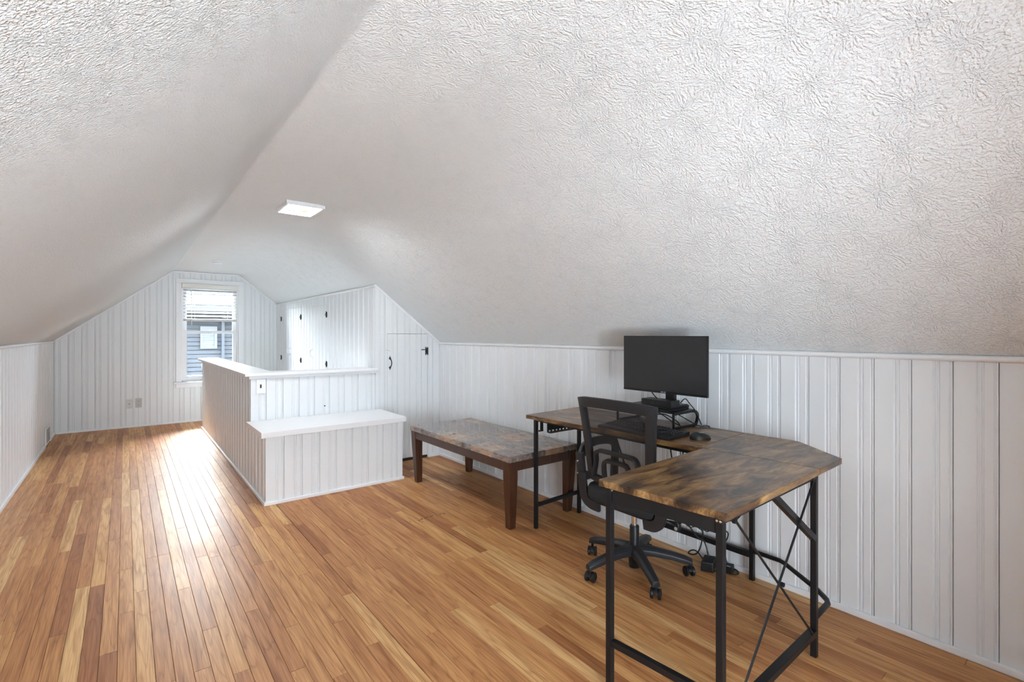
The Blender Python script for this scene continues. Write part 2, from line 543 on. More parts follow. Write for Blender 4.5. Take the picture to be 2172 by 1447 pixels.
# ------------------------------------------------------------------ panelling boards
PITCH = 0.1325
PROFILE = [(0.0, -0.010), (0.0014, -0.0025), (0.0070, -0.0025), (0.0085, -0.0065), (0.0115, -0.0065), (0.0150, -0.0030), (0.0400, -0.0030),
           (0.0435, -0.0065), (0.0465, -0.0065), (0.0480, -0.0025), (0.0530, -0.0025), (0.0545, -0.0060), (0.0580, -0.0060),
           (0.0625, 0.0), (0.1300, 0.0), (0.1317, -0.010)]
BACK = -0.017
def prof_at(w):
    for (a, da), (b, db) in zip(PROFILE, PROFILE[1:]):
        if a <= w <= b: return da + (db - da) * (w - a) / (b - a)
    return -0.010
def board(parent, O, e, n, w0, a, b, zb, zt, mat='paint'):
    """one board: joint at w0 along direction e from O, clipped to [a,b]; normal n; zb, zt are functions of the point"""
    lo, hi = max(a - w0, 0.0), min(b - w0, PROFILE[-1][0])
    if hi - lo < 0.004: return None
    pr = [(lo, prof_at(lo))] + [p for p in PROFILE if lo < p[0] < hi] + [(hi, prof_at(hi))]
    pr = [(lo, BACK)] + pr + [(hi, BACK)]
    O, e, n = Vector(O), Vector(e), Vector(n)
    bot, top = [], []
    for w, d in pr:
        p = O + e * (w0 + w) + n * d
        z0 = zb(p) if callable(zb) else zb
        z1 = zt(p) if callable(zt) else zt
        if z1 < z0 + 0.001: z1 = z0 + 0.001
        bot.append((p.x, p.y, z0)); top.append((p.x, p.y, z1))
    k = len(bot)
    mb = MB()
    fs = [list(range(k)), list(range(2 * k - 1, k - 1, -1))] + [(i, (i + 1) % k, k + (i + 1) % k, k + i) for i in range(k)]
    mb.add(bot + top, fs)
    return mb.build('board', mat, parent)
def panelling(parent, O, e, n, phase, a, b, zb, zt, skip=None, mat='paint'):
    """boards from a to b; skip(w0) may return a list of (a,b,zb,zt) pieces instead"""
    k = math.floor((a - phase) / PITCH)
    while phase + k * PITCH < b:
        w0 = phase + k * PITCH
        pieces = [(max(a, w0), min(b, w0 + PITCH), zb, zt)]
        if skip: pieces = skip(pieces[0])
        for (p, q, z0, z1) in pieces:
            board(parent, O, e, n, w0, p, q, z0, z1, mat)
        k += 1

# ------------------------------------------------------------------ floor
floor = sempty('floor', (0, 0, 0), 'worn oak strip floor running the length of the attic', 'floor')
SX0, SX1, SY0, SY1 = 0.965, 1.915, 4.690, 7.840     # stair opening
sf = MB()
for (a_, b_, c_, d_) in ((XL - .06, SX0, YN - .06, YF + .06), (SX1, XR + .06, YN - .06, YF + .06), (SX0, SX1, YN - .06, SY0), (SX0, SX1, SY1, YF + .06)):
    sf.box(a_, b_, c_, d_, -0.20, -0.019)
sf.build('subfloor', 'subfloor', floor)
well = MB()
well.box(SX0 - .05, SX0, SY0 - .05, SY1 + .05, -2.6, -.20); well.box(SX1, SX1 + .05, SY0 - .05, SY1 + .05, -2.6, -.20)
well.box(SX0, SX1, SY0 - .05, SY0, -2.6, -.20); well.box(SX0, SX1, SY1, SY1 + .05, -2.6, -.20); well.box(SX0, SX1, SY0, SY1, -2.65, -2.6)
struct(well.build('wall_stairwell', 'paint'), 'white stairwell walls below the floor', 'wall')
stairs = thing('staircase', 'white painted stairs going down behind the half wall', 'stairs', ((SX0 + SX1) / 2, SY1, -2.6))
for k in range(12):
    MB().box(SX0 + .002, SX1 - .002, SY1 - .255 * (k + 1) - .02, SY1 - .255 * k - .002, -.20 * (k + 1) - .03, -.20 * (k + 1)).build('tread', 'trim', stairs)
    MB().box(SX0 + .002, SX1 - .002, SY1 - .255 * k - .020, SY1 - .255 * k - .002, -.20 * (k + 1), -.20 * k - .03).build('riser', 'trim', stairs)
PW = 0.0572
sy_, cy_ = math.sin(math.radians(YAW)), math.cos(math.radians(YAW))
def proj(x, y, z=0.0):
    d = sy_ * x + cy_ * y
    l = cy_ * x - sy_ * y
    if d < 0.05: return None
    return (W_PX / 2 + F_PX * l / d, HORIZON - F_PX * (z - EYE) / d, d)
planks = []
x = XL
row = 0
gap_row = round((0.878 - XL) / PW)
while x < XR - 0.002:
    x1 = min(x + PW, XR)
    y = YN - random.random() * 1.2
    while y < YF:
        L = random.choice((0.5, 0.75, 1.0, 1.25, 1.5, 1.8, 2.1)) * random.uniform(0.85, 1.15)
        y0, y1 = max(y, YN), min(y + L, YF)
        y += L
        if x1 > SX0 and x < SX1 and y1 > SY0 and y0 < SY1:
            if y0 < SY0 - .05: y1 = SY0
            elif y1 > SY1 + .05: y0 = SY1
            else: continue
        if y1 - y0 < 0.02: continue
        area = 0.0
        for q in range(14):
            yy = y0 + (y1 - y0) * (q + 0.5) / 14
            p = proj((x + x1) / 2, yy)
            if p and -20 < p[0] < W_PX + 20 and p[1] < H_PX + 20:
                if not (x > 0.83 and 4.02 < yy and x < 1.9) and not (x > 1.9 and yy > YCL):
                    area += (y1 - y0) / 14 * PW / p[2] ** 3
        ga = 0.0015 if row == gap_row else 0.0005
        gb = 0.0015 if row == gap_row - 1 else 0.0005
        r = random.random()
        r = 0.54 + (r - 0.5) * (0.92 if random.random() < 0.70 else 0.5)
        planks.append((area, x + ga, x1 - gb, y0 + 0.0004, y1 - 0.0004, r, random.uniform(-0.0004, 0.0)))
    x = x1
    row += 1
planks.sort(key=lambda t: -t[0])
def plank_geo(p):
    _, a, b, c, d, r, dz = p
    e = 0.0010
    z = dz
    vs = [(a, c, -0.019), (b, c, -0.019), (b, d, -0.019), (a, d, -0.019),
          (a, c, z - e), (b, c, z - e), (b, d, z - e), (a, d, z - e),
          (a + e, c + e, z), (b - e, c + e, z), (b - e, d - e, z), (a + e, d - e, z)]
    fs = [(0, 1, 5, 4), (1, 2, 6, 5), (2, 3, 7, 6), (3, 0, 4, 7), (4, 5, 9, 8), (5, 6, 10, 9), (6, 7, 11, 10), (7, 4, 8, 11), (8, 9, 10, 11)]
    return vs, fs
def plank_mesh(name, ps):
    vs, fs, rn = [], [], []
    for p in ps:
        v, f = plank_geo(p)
        o = len(vs)
        vs += v
        fs += [[i + o for i in q] for q in f]
        rn += [p[5]] * len(v)
    me = bpy.data.meshes.new(name)
    me.from_pydata(vs, [], fs)
    at = me.attributes.new('rnd', 'FLOAT', 'POINT')
    at.data.foreach_set('value', rn)
    me.materials.append(MAT['floor'])
    o = bpy.data.objects.new(name, me)
    C.objects.link(o)
    o.parent = floor
    return o
for p in planks[:300]: plank_mesh('plank', [p])
rest = plank_mesh('floor_planks', planks[300:])
rest['kind'] = 'stuff'
# worn dark stencil remains across one plank end
def stain(cx, cy, sx, sy, seed):
    rr = random.Random(seed)
    n = 11
    pts = []
    for i in range(n):
        a = 2 * PI * i / n
        k = rr.uniform(0.45, 1.0)
        pts.append((cx + sx * k * math.cos(a), cy + sy * k * math.sin(a)))
    return MB().prism(pts, -0.0006, 0.0003).build('stain', 'subfloor', floor)
for i, (sx0, sy0, a, b) in enumerate([(1.527, 3.066, .003, .012), (1.585, 3.045, .010, .006), (1.612, 3.060, .009, .013), (1.640, 3.058, .012, .006), (1.662, 3.066, .008, .009),
                                      (1.684, 3.062, .010, .005), (1.700, 3.070, .006, .008), (1.712, 3.018, .006, .006), (1.727, 3.060, .008, .004), (1.757, 3.058, .008, .010),
                                      (1.772, 3.064, .010, .004), (1.785, 3.050, .007, .012)]):
    stain(sx0, sy0, a, b, i)

# ------------------------------------------------------------------ ceiling: two slopes and a flat, creases eased by plaster
def arc_pts(xc, t, left):
    """points easing the crease at xc over t metres each side"""
    th = math.atan(SL)
    out = []
    n = 10
    for k in range(n + 1):
        q = k / n
        p0 = (xc - t * math.cos(th), ZC - t * math.sin(th)) if left else (xc - t, ZC)
        p1 = (xc, ZC)
        p2 = (xc + t, ZC) if left else (xc + t * math.cos(th), ZC - t * math.sin(th))
        out.append(tuple((1 - q) ** 2 * p0[i] + 2 * q * (1 - q) * p1[i] + q * q * p2[i] for i in (0, 1)))
    return out
def build_ceiling():
    ys = [YN - .02] + [YN + (YF - YN) * k / 24 for k in range(1, 24)] + [YF + .02]
    rows, us = [], []
    for y in ys:
        f_ = min(1.0, max(0.0, (YF - 0.3 - y) / 2.2))
        a1, a2 = arc_pts(C1, .025, True), arc_pts(C2, .03 + .33 * f_, False)
        pr = [(XL - .02, ZK - .02 * SL), (a1[0][0] - .012, a1[0][1] - .012 * SL)] + a1 + [(a1[-1][0] + .012, ZC), (a2[0][0] - .012, ZC)] + a2 + [(a2[-1][0] + .012, a2[-1][1] - .012 * SL), (XR + .02, ZK - .02 * SL)]
        u, acc = [0.0], 0.0
        for p, q in zip(pr, pr[1:]):
            acc += math.dist(p, q); u.append(acc)
        rows.append([(px, y, pz) for px, pz in pr]); us.append(u)
    k = len(rows[0])
    nv = len(rows) * k
    vs = [v for r in rows for v in r] + [(v[0], v[1], v[2] + .12) for r in rows for v in r]
    fs = []
    for i in range(len(rows) - 1):
        for j in range(k - 1):
            a_, b_, c_, d_ = i * k + j, i * k + j + 1, (i + 1) * k + j + 1, (i + 1) * k + j
            fs.append((a_, d_, c_, b_)); fs.append((nv + a_, nv + b_, nv + c_, nv + d_))
    for i in range(len(rows) - 1):
        for j in (0, k - 1):
            fs.append((i * k + j, (i + 1) * k + j, nv + (i + 1) * k + j, nv + i * k + j))
    for j in range(k - 1):
        for i in (0, len(rows) - 1):
            fs.append((i * k + j, i * k + j + 1, nv + i * k + j + 1, nv + i * k + j))
    me = bpy.data.meshes.new('ceiling')
    me.from_pydata(vs, [], fs)
    uvl = me.uv_layers.new(name='UVMap')
    for lp in me.loops:
        v = lp.vertex_index % nv
        uvl.data[lp.index].uv = (us[v // k][v % k], vs[v][1])
    for pl in me.polygons:
        if sum(vs[i][0] for i in pl.vertices) / len(pl.vertices) < C1:
            pl.material_index = 1
            for li in pl.loop_indices:
                uvl.data[li].uv = (uvl.data[li].uv[0] * 1.5, uvl.data[li].uv[1] * 1.5)
    bm = bmesh.new(); bm.from_mesh(me)
    bmesh.ops.recalc_face_normals(bm, faces=bm.faces)
    for f in bm.faces: f.smooth = True
    for e in bm.edges:
        if len(e.link_faces) == 2 and e.calc_face_angle(0) > 1.0: e.smooth = False
    bm.to_mesh(me); bm.free()
    me.materials.append(MAT['ceiling']); me.materials.append(MAT['ceiling_fine'])
    o = bpy.data.objects.new('ceiling', me)
    C.objects.link(o)
    return struct(o, 'white textured plaster ceiling with two slopes and a flat ridge strip', 'ceiling')
build_ceiling()

# ------------------------------------------------------------------ walls
wall_right = struct(MB().box(XR + 0.016, XR + 0.12, YN - .05, YF + .05, -0.1, ZK + 0.03).build('wall_right', 'backing'), 'white panelled knee wall behind the desk', 'wall')
panelling(wall_right, (XR, 0, 0), (0, 1, 0), (-1, 0, 0), 0.456 - 8 * PITCH, YN, YCL + 0.02, 0.0, ZK - 0.004)
wall_left = struct(MB().box(XL - 0.12, XL - 0.016, YN - .05, YF + .05, -0.1, ZK + 0.03).build('wall_left', 'backing'), 'white panelled knee wall along the left edge', 'wall')
panelling(wall_left, (XL, 0, 0), (0, 1, 0), (1, 0, 0), 0.02, YN, YF, 0.0, ZK - 0.004)

# far gable wall with the window opening
WX0, WX1, WZ0, WZ1 = 0.636, 1.367, 0.590, 2.015
wall_far = sempty('wall_far', (0, 0, 0), 'white panelled gable wall with the window', 'wall')
wf = MB()
def gable(mb, y0, y1, holes):
    hx0, hx1, hz0, hz1 = holes
    mb.box(XL - .05, hx0, y0, y1, -0.1, 2.4)
    mb.box(hx1, XR + .05, y0, y1, -0.1, 2.4)
    mb.box(hx0, hx1, y0, y1, -0.1, hz0)
    mb.box(hx0, hx1, y0, y1, hz1, 2.4)
gable(wf, YF + 0.016, YF + 0.13, (WX0, WX1, WZ0, WZ1))
wf.build('wall_core', 'backing', wall_far)
ztop = lambda p: zceil(p.x) - 0.002
def skip_win(pc):
    a, b, z0, z1 = pc
    out = []
    if b <= WX0 or a >= WX1: return [pc]
    if a < WX0: out.append((a, WX0, z0, z1))
    if b > WX1: out.append((WX1, b, z0, z1))
    m0, m1 = max(a, WX0), min(b, WX1)
    out.append((m0, m1, 0.0, WZ0)); out.append((m0, m1, WZ1, ztop))
    return out
panelling(wall_far, (0, YF, 0), (1, 0, 0), (0, -1, 0), -0.580 - PITCH, XL, XCL + 0.02, 0.0, ztop, skip_win)

# near gable wall behind the viewer, with an added window for the fill light
wall_near = sempty('wall_near', (0, 0, 0), 'white panelled gable wall behind the viewer', 'wall')
wnr = MB()
gable(wnr, YN - 0.13, YN - 0.016, (NX0, NX1, NZ0, NZ1))
wnr.build('wall_core', 'backing', wall_near)
def skip_near(pc):
    a, b, z0, z1 = pc
    if b <= NX0 or a >= NX1: return [pc]
    out = []
    if a < NX0: out.append((a, NX0, z0, z1))
    if b > NX1: out.append((NX1, b, z0, z1))
    m0, m1 = max(a, NX0), min(b, NX1)
    out.append((m0, m1, 0.0, NZ0)); out.append((m0, m1, NZ1, ztop))
    return out
panelling(wall_near, (0, YN, 0), (1, 0, 0), (0, 1, 0), 0.0, XL, XR, 0.0, ztop, skip_near)

# closet: front wall with its low door, side wall with three leaves
DX0, DX1, DZ0, DZ1 = 2.025, 2.470, 0.030, 1.284
wall_closet = sempty('wall_closet', (0, 0, 0), 'white panelled closet end wall under the slope', 'wall')
cb = MB()
cb.box(XCL + 0.016, DX0, YCL + 0.016, YCL + 0.09, 0, 1.70)
cb.prism3([(DX1, YCL + .016, 0), (XR, YCL + .016, 0), (XR, YCL + .016, ZK), (DX1, YCL + .016, zceil(DX1))], (0, 0.07, 0))
cb.prism3([(DX0, YCL + .016, DZ1), (DX1, YCL + .016, DZ1), (DX1, YCL + .016, zceil(DX1)), (DX0, YCL + .016, zceil(DX0))], (0, 0.07, 0))
cb.build('wall_core', 'backing', wall_closet)
g = 0.0025
def skip_door(pc):
    a, b, z0, z1 = pc           # along -X from XR
    xa, xb = XR - b, XR - a
    if xb <= DX0 or xa >= DX1: return [pc]
    out = []
    if xb > DX1: out.append((a, XR - DX1, z0, z1))
    if xa < DX0: out.append((XR - DX0, b, z0, z1))
    m0, m1 = max(a, XR - DX1), min(b, XR - DX0)
    out.append((m0, m1, DZ1, z1))
    return out
PH_C = XR - 2.401 - 2 * PITCH
panelling(wall_closet, (XR, YCL, 0), (-1, 0, 0), (0, -1, 0), PH_C, 0.0, XR - XCL, 0.0, ztop, skip_door)
door_1 = sempty('door_1', (DX0, YCL, 0), 'low white plank closet door with black iron handle and hinge', 'door')
MB().box(DX0 + g, DX1 - g, YCL + 0.016, YCL + 0.03, DZ0, DZ1 - g).build('leaf', 'paint', door_1)
for k in range(-1, 6):
    w0 = PH_C + k * PITCH
    board(door_1, (XR, YCL, 0), (-1, 0, 0), (0, -1, 0), w0, max(XR - DX1 + g, w0), min(XR - DX0 - g, w0 + PITCH), DZ0, DZ1 - g * 1.6)
# pull handle: bow with two spear-shaped ends
hd = MB()
hx, hz = 2.054, 0.995
hd.tube(smooth_path([(hx, YCL - .004, hz + .042), (hx + .004, YCL - .022, hz + .030), (hx + .006, YCL - .030, hz), (hx + .004, YCL - .022, hz - .030), (hx, YCL - .004, hz - .042)], 5), 0.0048, 8)
for s_ in (1, -1):
    zc = hz + s_ * 0.046
    hd.prism3([(hx, YCL - .005, zc + s_ * .024), (hx + .004, YCL - .005, zc + s_ * .010), (hx + .012, YCL - .005, zc), (hx + .004, YCL - .005, zc - s_ * .010), (hx, YCL - .005, zc - s_ * .016),
               (hx - .004, YCL - .005, zc - s_ * .010), (hx - .012, YCL - .005, zc), (hx - .004, YCL - .005, zc + s_ * .010)], (0, 0.005, 0))
hd.build('handle', 'iron', door_1)
# H-shaped hinge with a spur
hg = MB()
for xx in (2.449, 2.471): hg.box(xx - .0045, xx + .0045, YCL - .006, YCL, 1.064, 1.146)
hg.box(2.449, 2.471, YCL - .007, YCL, 1.094, 1.116)
hg.box(2.400, 2.440, YCL - .005, YCL, 1.115, 1.124)
hg.lathe([(0.0055, -.03), (0.0055, .03)], (2.460, YCL - .007, 1.105), 'Z', 10)
hg.build('hinge', 'iron', door_1)
MB().tube(smooth_path([(2.008, YCL - .001, 1.120), (2.030, YCL - .0035, 1.122), (2.058, YCL - .001, 1.112)], 4), 0.0012, 6).build('hook_wire', 'vent_grey', door_1)

wall_closet_side = sempty('wall_closet_side', (0, 0, 0), 'white panelled closet wall along the stairwell', 'wall')
MB().prism3([(XCL + .016, YCL + .016, 0), (XCL + .09, YCL + .016, 0), (XCL + .09, YCL + .016, zceil(XCL + .09)), (XCL + .016, YCL + .016, zceil(XCL + .016))], (0, YF - YCL - .016, 0)).build('wall_core', 'backing', wall_closet_side)
LEAVES = [(7.70, 8.20, 0.08, 1.655), (7.12, 7.695, 0.08, 1.655), (6.02, 6.64, 0.08, 1.640)]
def skip_leaf(pc):
    a, b, z0, z1 = pc
    cuts = sorted({a, b} | {v for l in LEAVES for v in l[:2] if a < v < b})
    out = []
    for p, q in zip(cuts, cuts[1:]):
        mid = (p + q) / 2
        hit = [l for l in LEAVES if l[0] < mid < l[1]]
        if hit:
            out.append((p, q, 0.0, hit[0][2])); out.append((p, q, hit[0][3], z1))
        else: out.append((p, q, z0, z1))
    return out
PH_S = 4.684
panelling(wall_closet_side, (XCL, 0, 0), (0, 1, 0), (-1, 0, 0), PH_S - PITCH, YCL, YF, 0.0, ztop, skip_leaf)
LEAF_LABEL = ['white plank closet leaf nearest the window wall', 'white plank closet leaf second from the window wall', 'white plank closet leaf nearest the half wall']
for li, (ya, yb, za, zb_) in enumerate(LEAVES):
    dr = sempty('door_%d' % (li + 2), (XCL, (ya + yb) / 2, 0), LEAF_LABEL[li], 'door')
    k = math.floor((ya - PH_S) / PITCH)
    while PH_S + k * PITCH < yb:
        w0 = PH_S + k * PITCH
        board(dr, (XCL, 0, 0), (0, 1, 0), (-1, 0, 0), w0, max(w0, ya + g), min(w0 + PITCH, yb - g), za + g, zb_ - g)
        k += 1
    hy = yb - .03 if li == 0 else ya + .02        # hinge edge
    he = [yb, ya, ya][li]
    sgn = -1 if li == 0 else 1
    for hz_ in (0.92, 1.515):
        h_ = MB()
        h_.box(XCL - .006, XCL + .002, he - .012, he + .012, hz_ - .030, hz_ + .030)
        h_.tube([(XCL - .008, he, hz_ - .038), (XCL - .008, he, hz_ + .038)], 0.005, 8)
        h_.tube(smooth_path([(XCL - .006, he + sgn * .012, hz_ + .02), (XCL - .010, he + sgn * .030, hz_), (XCL - .006, he + sgn * .012, hz_ - .02)], 4), 0.003, 6)
        h_.build('hinge', 'iron', dr)
    py = [ya + .045, yb - .045, yb - .04][li]
    hz_ = 1.03
    h_ = MB()
    h_.tube(smooth_path([(XCL - .002, py, hz_ + .045), (XCL - .022, py, hz_ + .036), (XCL - .030, py, hz_), (XCL - .022, py, hz_ - .036), (XCL - .002, py, hz_ - .045)], 5), 0.005, 8)
    h_.box(XCL - .004, XCL, py - .010, py + .010, hz_ + .040, hz_ + .062); h_.box(XCL - .004, XCL, py - .010, py + .010, hz_ - .062, hz_ - .040)
    h_.build('handle', 'trim', dr)

# ------------------------------------------------------------------ trims and baseboards
def half_round(mb, p, q, up, r=0.013):
    """moulding of rounded section from p to q"""
    P, Q, U = Vector(p), Vector(q), Vector(up).normalized()
    t = (Q - P).normalized()
    n = t.cross(U)
    sec = [(-0.013, 0.0), (0.013, 0.0)] + [(0.013 * math.cos(a), r * math.sin(a)) for a in [PI * k / 8 for k in range(1, 8)]]
    A = [P + U * y + n * x for x, y in sec]
    mb.prism3([tuple(v) for v in A], tuple(Q - P))
    return mb
tn = [0]
def trim(p, q, up, r=0.013, label=None):
    tn[0] += 1
    o = half_round(MB(), p, q, up, r).build('trim_%d' % tn[0], 'trim', smooth=True)
    return struct(o, label, 'trim')
struct(MB().box(XCL - .001, XCL + .021, YCL - .001, YCL + .021, 0, zceil(XCL) - .004).build('trim_20', 'paint', bevel=0.001), 'corner strip where the closet walls meet', 'trim')
trim((XR, YN, ZK - .016), (XR, YCL, ZK - .016), (-1, 0, 0), 0.016, 'white moulding along the top of the right knee wall')
trim((XL, YN, ZK - .016), (XL, YF, ZK - .016), (1, 0, 0), 0.016, 'white moulding along the top of the left knee wall')
o_ = 0.012
trim((XL, YF, ZK - o_), (C1, YF, ZC - o_), (0, -1, 0), 0.010, 'thin moulding under the left slope on the far wall')
trim((C1, YF, ZC - o_), (C2, YF, ZC - o_), (0, -1, 0), 0.010, 'thin moulding above the window at the ceiling')
trim((C2, YF, ZC - o_), (XCL, YF, zceil(XCL) - o_), (0, -1, 0), 0.010, 'thin moulding under the right slope on the far wall')
trim((XCL, YCL, zceil(XCL) - o_), (XR, YCL, ZK - o_), (0, -1, 0), 0.010, 'thin moulding above the low closet door')
trim((XCL, YCL - .012, zceil(XCL) - .012), (XCL, YF, zceil(XCL) - .012), (-1, 0, 0), 0.016, 'white moulding along the top of the stairwell closet wall')
def base(name, mb, label):
    return struct(mb.build(name, 'trim', bevel=0.004), label, 'baseboard')
base('baseboard_right', MB().box(XR - .013, XR + .004, YN, YCL, 0, .028), 'low white shoe moulding under the right knee wall')
base('baseboard_left', MB().box(XL - .004, XL + .013, YN, 7.56, 0, .030).box(XL - .004, XL + .013, 8.02, YF, 0, .030), 'low white shoe moulding under the left knee wall')
base('baseboard_far', MB().box(XL + .013, 1.0, YF - .013, YF + .004, 0, .026).box(1.0, XCL, YF - .013, YF + .004, 0, .026), 'low white shoe moulding under the far wall')
base('baseboard_closet', MB().box(DX1 + .004, XR - .013, YCL - .013, YCL + .004, 0, .030), 'short white shoe moulding beside the low closet door')
struct(MB().box(DX0, DX1, YCL + .006, YCL + .06, 0.0, DZ0 - 0.006).build('trim_%d' % (tn[0] + 1), 'slot'), 'dark strip painted as the shade under the low closet door', 'trim')  # solid dark strip stands in for the shade in the gap

# ------------------------------------------------------------------ half wall round the stairwell, with the bench box
HX0, HX1 = 0.822, 0.960
half = thing('stair_half_wall', 'white panelled half wall with a flat cap around the stairwell', 'half wall', (HX0, YCL, 0))
hw = MB()
hw.box(HX0 + .016, HX1, YCL + .016, 7.845, 0, .915)
hw.box(HX1, XCL + .012, YCL + .016, YCL + .12, 0, .915)
hw.build('core', 'paint', half)
panelling(half, (HX0, 0, 0), (0, 1, 0), (-1, 0, 0), 4.56, YCL, 7.845, 0.0, 0.920)
panelling(half, (0, YCL, 0), (-1, 0, 0), (0, -1, 0), -1.866 - PITCH, -XCL + 0.004, -HX0, 0.0, 0.920)
# far end face
MB().box(HX0 + .002, HX1, 7.845, 7.853, 0, .915).build('end_board', 'paint', half)
capL = [(HX0 - .048, YCL - .030), (XCL + .018, YCL - .030), (XCL + .018, YCL + .002), (XCL - .004, YCL + .002), (XCL - .004, YCL + .185), (HX1 + .055, YCL + .185), (HX1 + .055, 7.90), (HX0 - .048, 7.90)]
MB().prism(capL, .928, .953).build('cap', 'trim', half, bevel=0.005)
MB().box(HX0 - .016, XCL + .010, YCL - .016, YCL + .004, .905, .928).box(HX0 - .016, HX0 + .004, YCL + .004, 7.86, .905, .928).build('cap_moulding', 'trim', half, bevel=0.003)
MB().box(HX0 - .013, HX0 + .003, YCL, 7.85, 0, .026).build('shoe_moulding', 'trim', half, bevel=0.004)
MB().box(HX0 - .001, HX0 + .021, YCL - .001, YCL + .021, 0, .915).build('corner_strip', 'paint', half, bevel=0.001)
MB().lathe([(0.0, -.006), (.006, -.005), (.006, 0.0)], (1.423, YCL - .001, .629), 'Y', 10).build('screw_hole', 'iron', half)

BX0, BX1, BY0, BZ = 0.822, 1.925, 4.012, 0.505
bench = thing('bench_box', 'white panelled box seat standing against the half wall', 'bench', (BX0, BY0, 0))
MB().box(BX0 + .016, BX1, BY0 + .016, YCL, 0, BZ).build('core', 'paint', bench)
panelling(bench, (0, BY0, 0), (-1, 0, 0), (0, -1, 0), -1.877 - PITCH, -BX1, -BX0 - .0, 0.0, BZ)
panelling(bench, (BX0, 0, 0), (0, 1, 0), (-1, 0, 0), 4.03 - PITCH, BY0, YCL, 0.0, BZ)
MB().box(BX0 - .036, BX1 + .022, BY0 - .030, YCL, .508, .553).build('seat_slab', 'trim', bench, bevel=0.004)
MB().box(BX0 - .014, BX1 + .012, BY0 - .014, BY0 + .002, 0, .026).build('shoe_moulding', 'trim', bench, bevel=0.004)

MB().box(BX0 - .014, BX0 + .002, BY0 + .002, YCL - .002, 0, .026).build('shoe_moulding', 'trim', bench, bevel=0.004)
MB().box(BX0 - .001, BX0 + .020, BY0 - .001, BY0 + .020, 0, BZ).build('corner_strip', 'paint', bench, bevel=0.001)
MB().box(BX1 - .012, BX1 + .001, BY0 + .002, YCL, 0, BZ).build('end_board', 'paint', bench)
# light switch on the half wall
sw = thing('light_switch', 'white switch plate with dark toggle on the half wall', 'switch', (0.895, YCL, .84))
MB().box(.860, .930, YCL - .009, YCL - .0005, .780, .902).build('plate', 'trim', sw, bevel=0.003)
MB().box(.889, .901, YCL - .012, YCL - .008, .826, .857).build('toggle_slot', 'slot', sw)
MB().hexa([(.891, YCL - .010, .838), (.899, YCL - .010, .838), (.899, YCL - .010, .848), (.891, YCL - .010, .848)],
          [(.892, YCL - .022, .845), (.898, YCL - .022, .845), (.898, YCL - .022, .851), (.892, YCL - .022, .851)]).build('toggle', 'slot', sw)

# outlets on the far wall
def plate(x0, x1, z0, z1, label, name, mat, duplex):
    t = thing(name, label, 'outlet' if duplex else 'wall plate', ((x0 + x1) / 2, YF, z0))
    MB().box(x0, x1, YF - .008, YF - .0005, z0, z1).build('plate', mat, t, bevel=0.002)
    xc, zc = (x0 + x1) / 2, (z0 + z1) / 2
    if duplex:
        for s_ in (-1, 1):
            f = MB().lathe([(.0, -.002), (.016, -.0015), (.017, 0.0)], (xc, YF - .008, zc + s_ * .027), 'Y', 14).build('socket', mat, t)
            b = MB()
            b.box(xc - .008, xc - .005, YF - .012, YF - .009, zc + s_ * .027 - .002, zc + s_ * .027 + .008)
            b.box(xc + .005, xc + .008, YF - .012, YF - .009, zc + s_ * .027 - .002, zc + s_ * .027 + .008)
            b.box(xc - .002, xc + .002, YF - .012, YF - .009, zc + s_ * .027 - .011, zc + s_ * .027 - .006)
            b.build('slots', 'slot', f)
    else:
        MB().lathe([(.0, -.004), (.006, -.0035), (.006, 0.0)], (xc, YF - .008, zc), 'Y', 12).build('jack', 'slot', t)
        for s_ in (-1, 1): MB().lathe([(.0, -.0015), (.004, -.001), (.004, 0.0)], (xc, YF - .008, zc + s_ * .045), 'Y', 10).build('screw', 'vent_grey', t)
    return t
plate(.006, .080, .262, .386, 'cream cable jack plate on the far wall, left of the outlet', 'jack_plate', 'plate', False)
plate(.109, .182, .266, .394, 'beige double outlet on the far wall beside the jack plate', 'wall_outlet', 'plate_grey', True)
# small vent low on the left wall near the far corner
vt = thing('wall_vent', 'small grey vent low on the left wall near the far corner', 'vent', (XL, 7.8, 0.03))
MB().box(XL, XL + .010, 7.60, 7.98, .012, .215).build('frame', 'trim', vt, bevel=0.003)
MB().box(XL + .008, XL + .012, 7.66, 7.93, .035, .19).build('opening', 'vent_grey', vt)
for k in range(6): MB().box(XL + .011, XL + .016, 7.67, 7.92, .048 + k * .024, .054 + k * .024).build('louvre', 'vent_grey', vt)
MB().box(XL, XL + .008, 7.56, 8.02, 0.0, .010).build('sill_gap', 'slot', vt)

# ------------------------------------------------------------------ far window
win = sempty('window_1', (1.0, YF, WZ0), 'white double hung window in the far gable wall', 'window')
cs = .066
def casing(mb): return mb
MB().box(WX0 - cs, WX0 + .004, YF - .020, YF + .016, WZ0, WZ1 + .002).build('casing', 'trim', win, bevel=0.004)
MB().box(WX1 - .004, WX1 + cs, YF - .020, YF + .016, WZ0, WZ1 + .002).build('casing', 'trim', win, bevel=0.004)
MB().box(WX0 - cs, WX1 + cs, YF - .022, YF + .016, WZ1, WZ1 + cs).build('casing', 'trim', win, bevel=0.004)
MB().box(WX0 - cs - .030, WX1 + cs + .030, YF - .060, YF + .05, WZ0 - .026, WZ0).build('stool', 'trim', win, bevel=0.006)
MB().box(WX0 - cs, WX1 + cs, YF - .020, YF + .004, WZ0 - .085, WZ0 - .026).build('apron', 'trim', win, bevel=0.004)
for (a, b, c, d) in ((WX0, WX0 + .022, WZ0, WZ1), (WX1 - .022, WX1, WZ0, WZ1), (WX0, WX1, WZ0, WZ0 + .02), (WX0, WX1, WZ1 - .02, WZ1)):
    MB().box(a, b, YF + .010, YF + .13, c, d).build('jamb', 'trim', win)
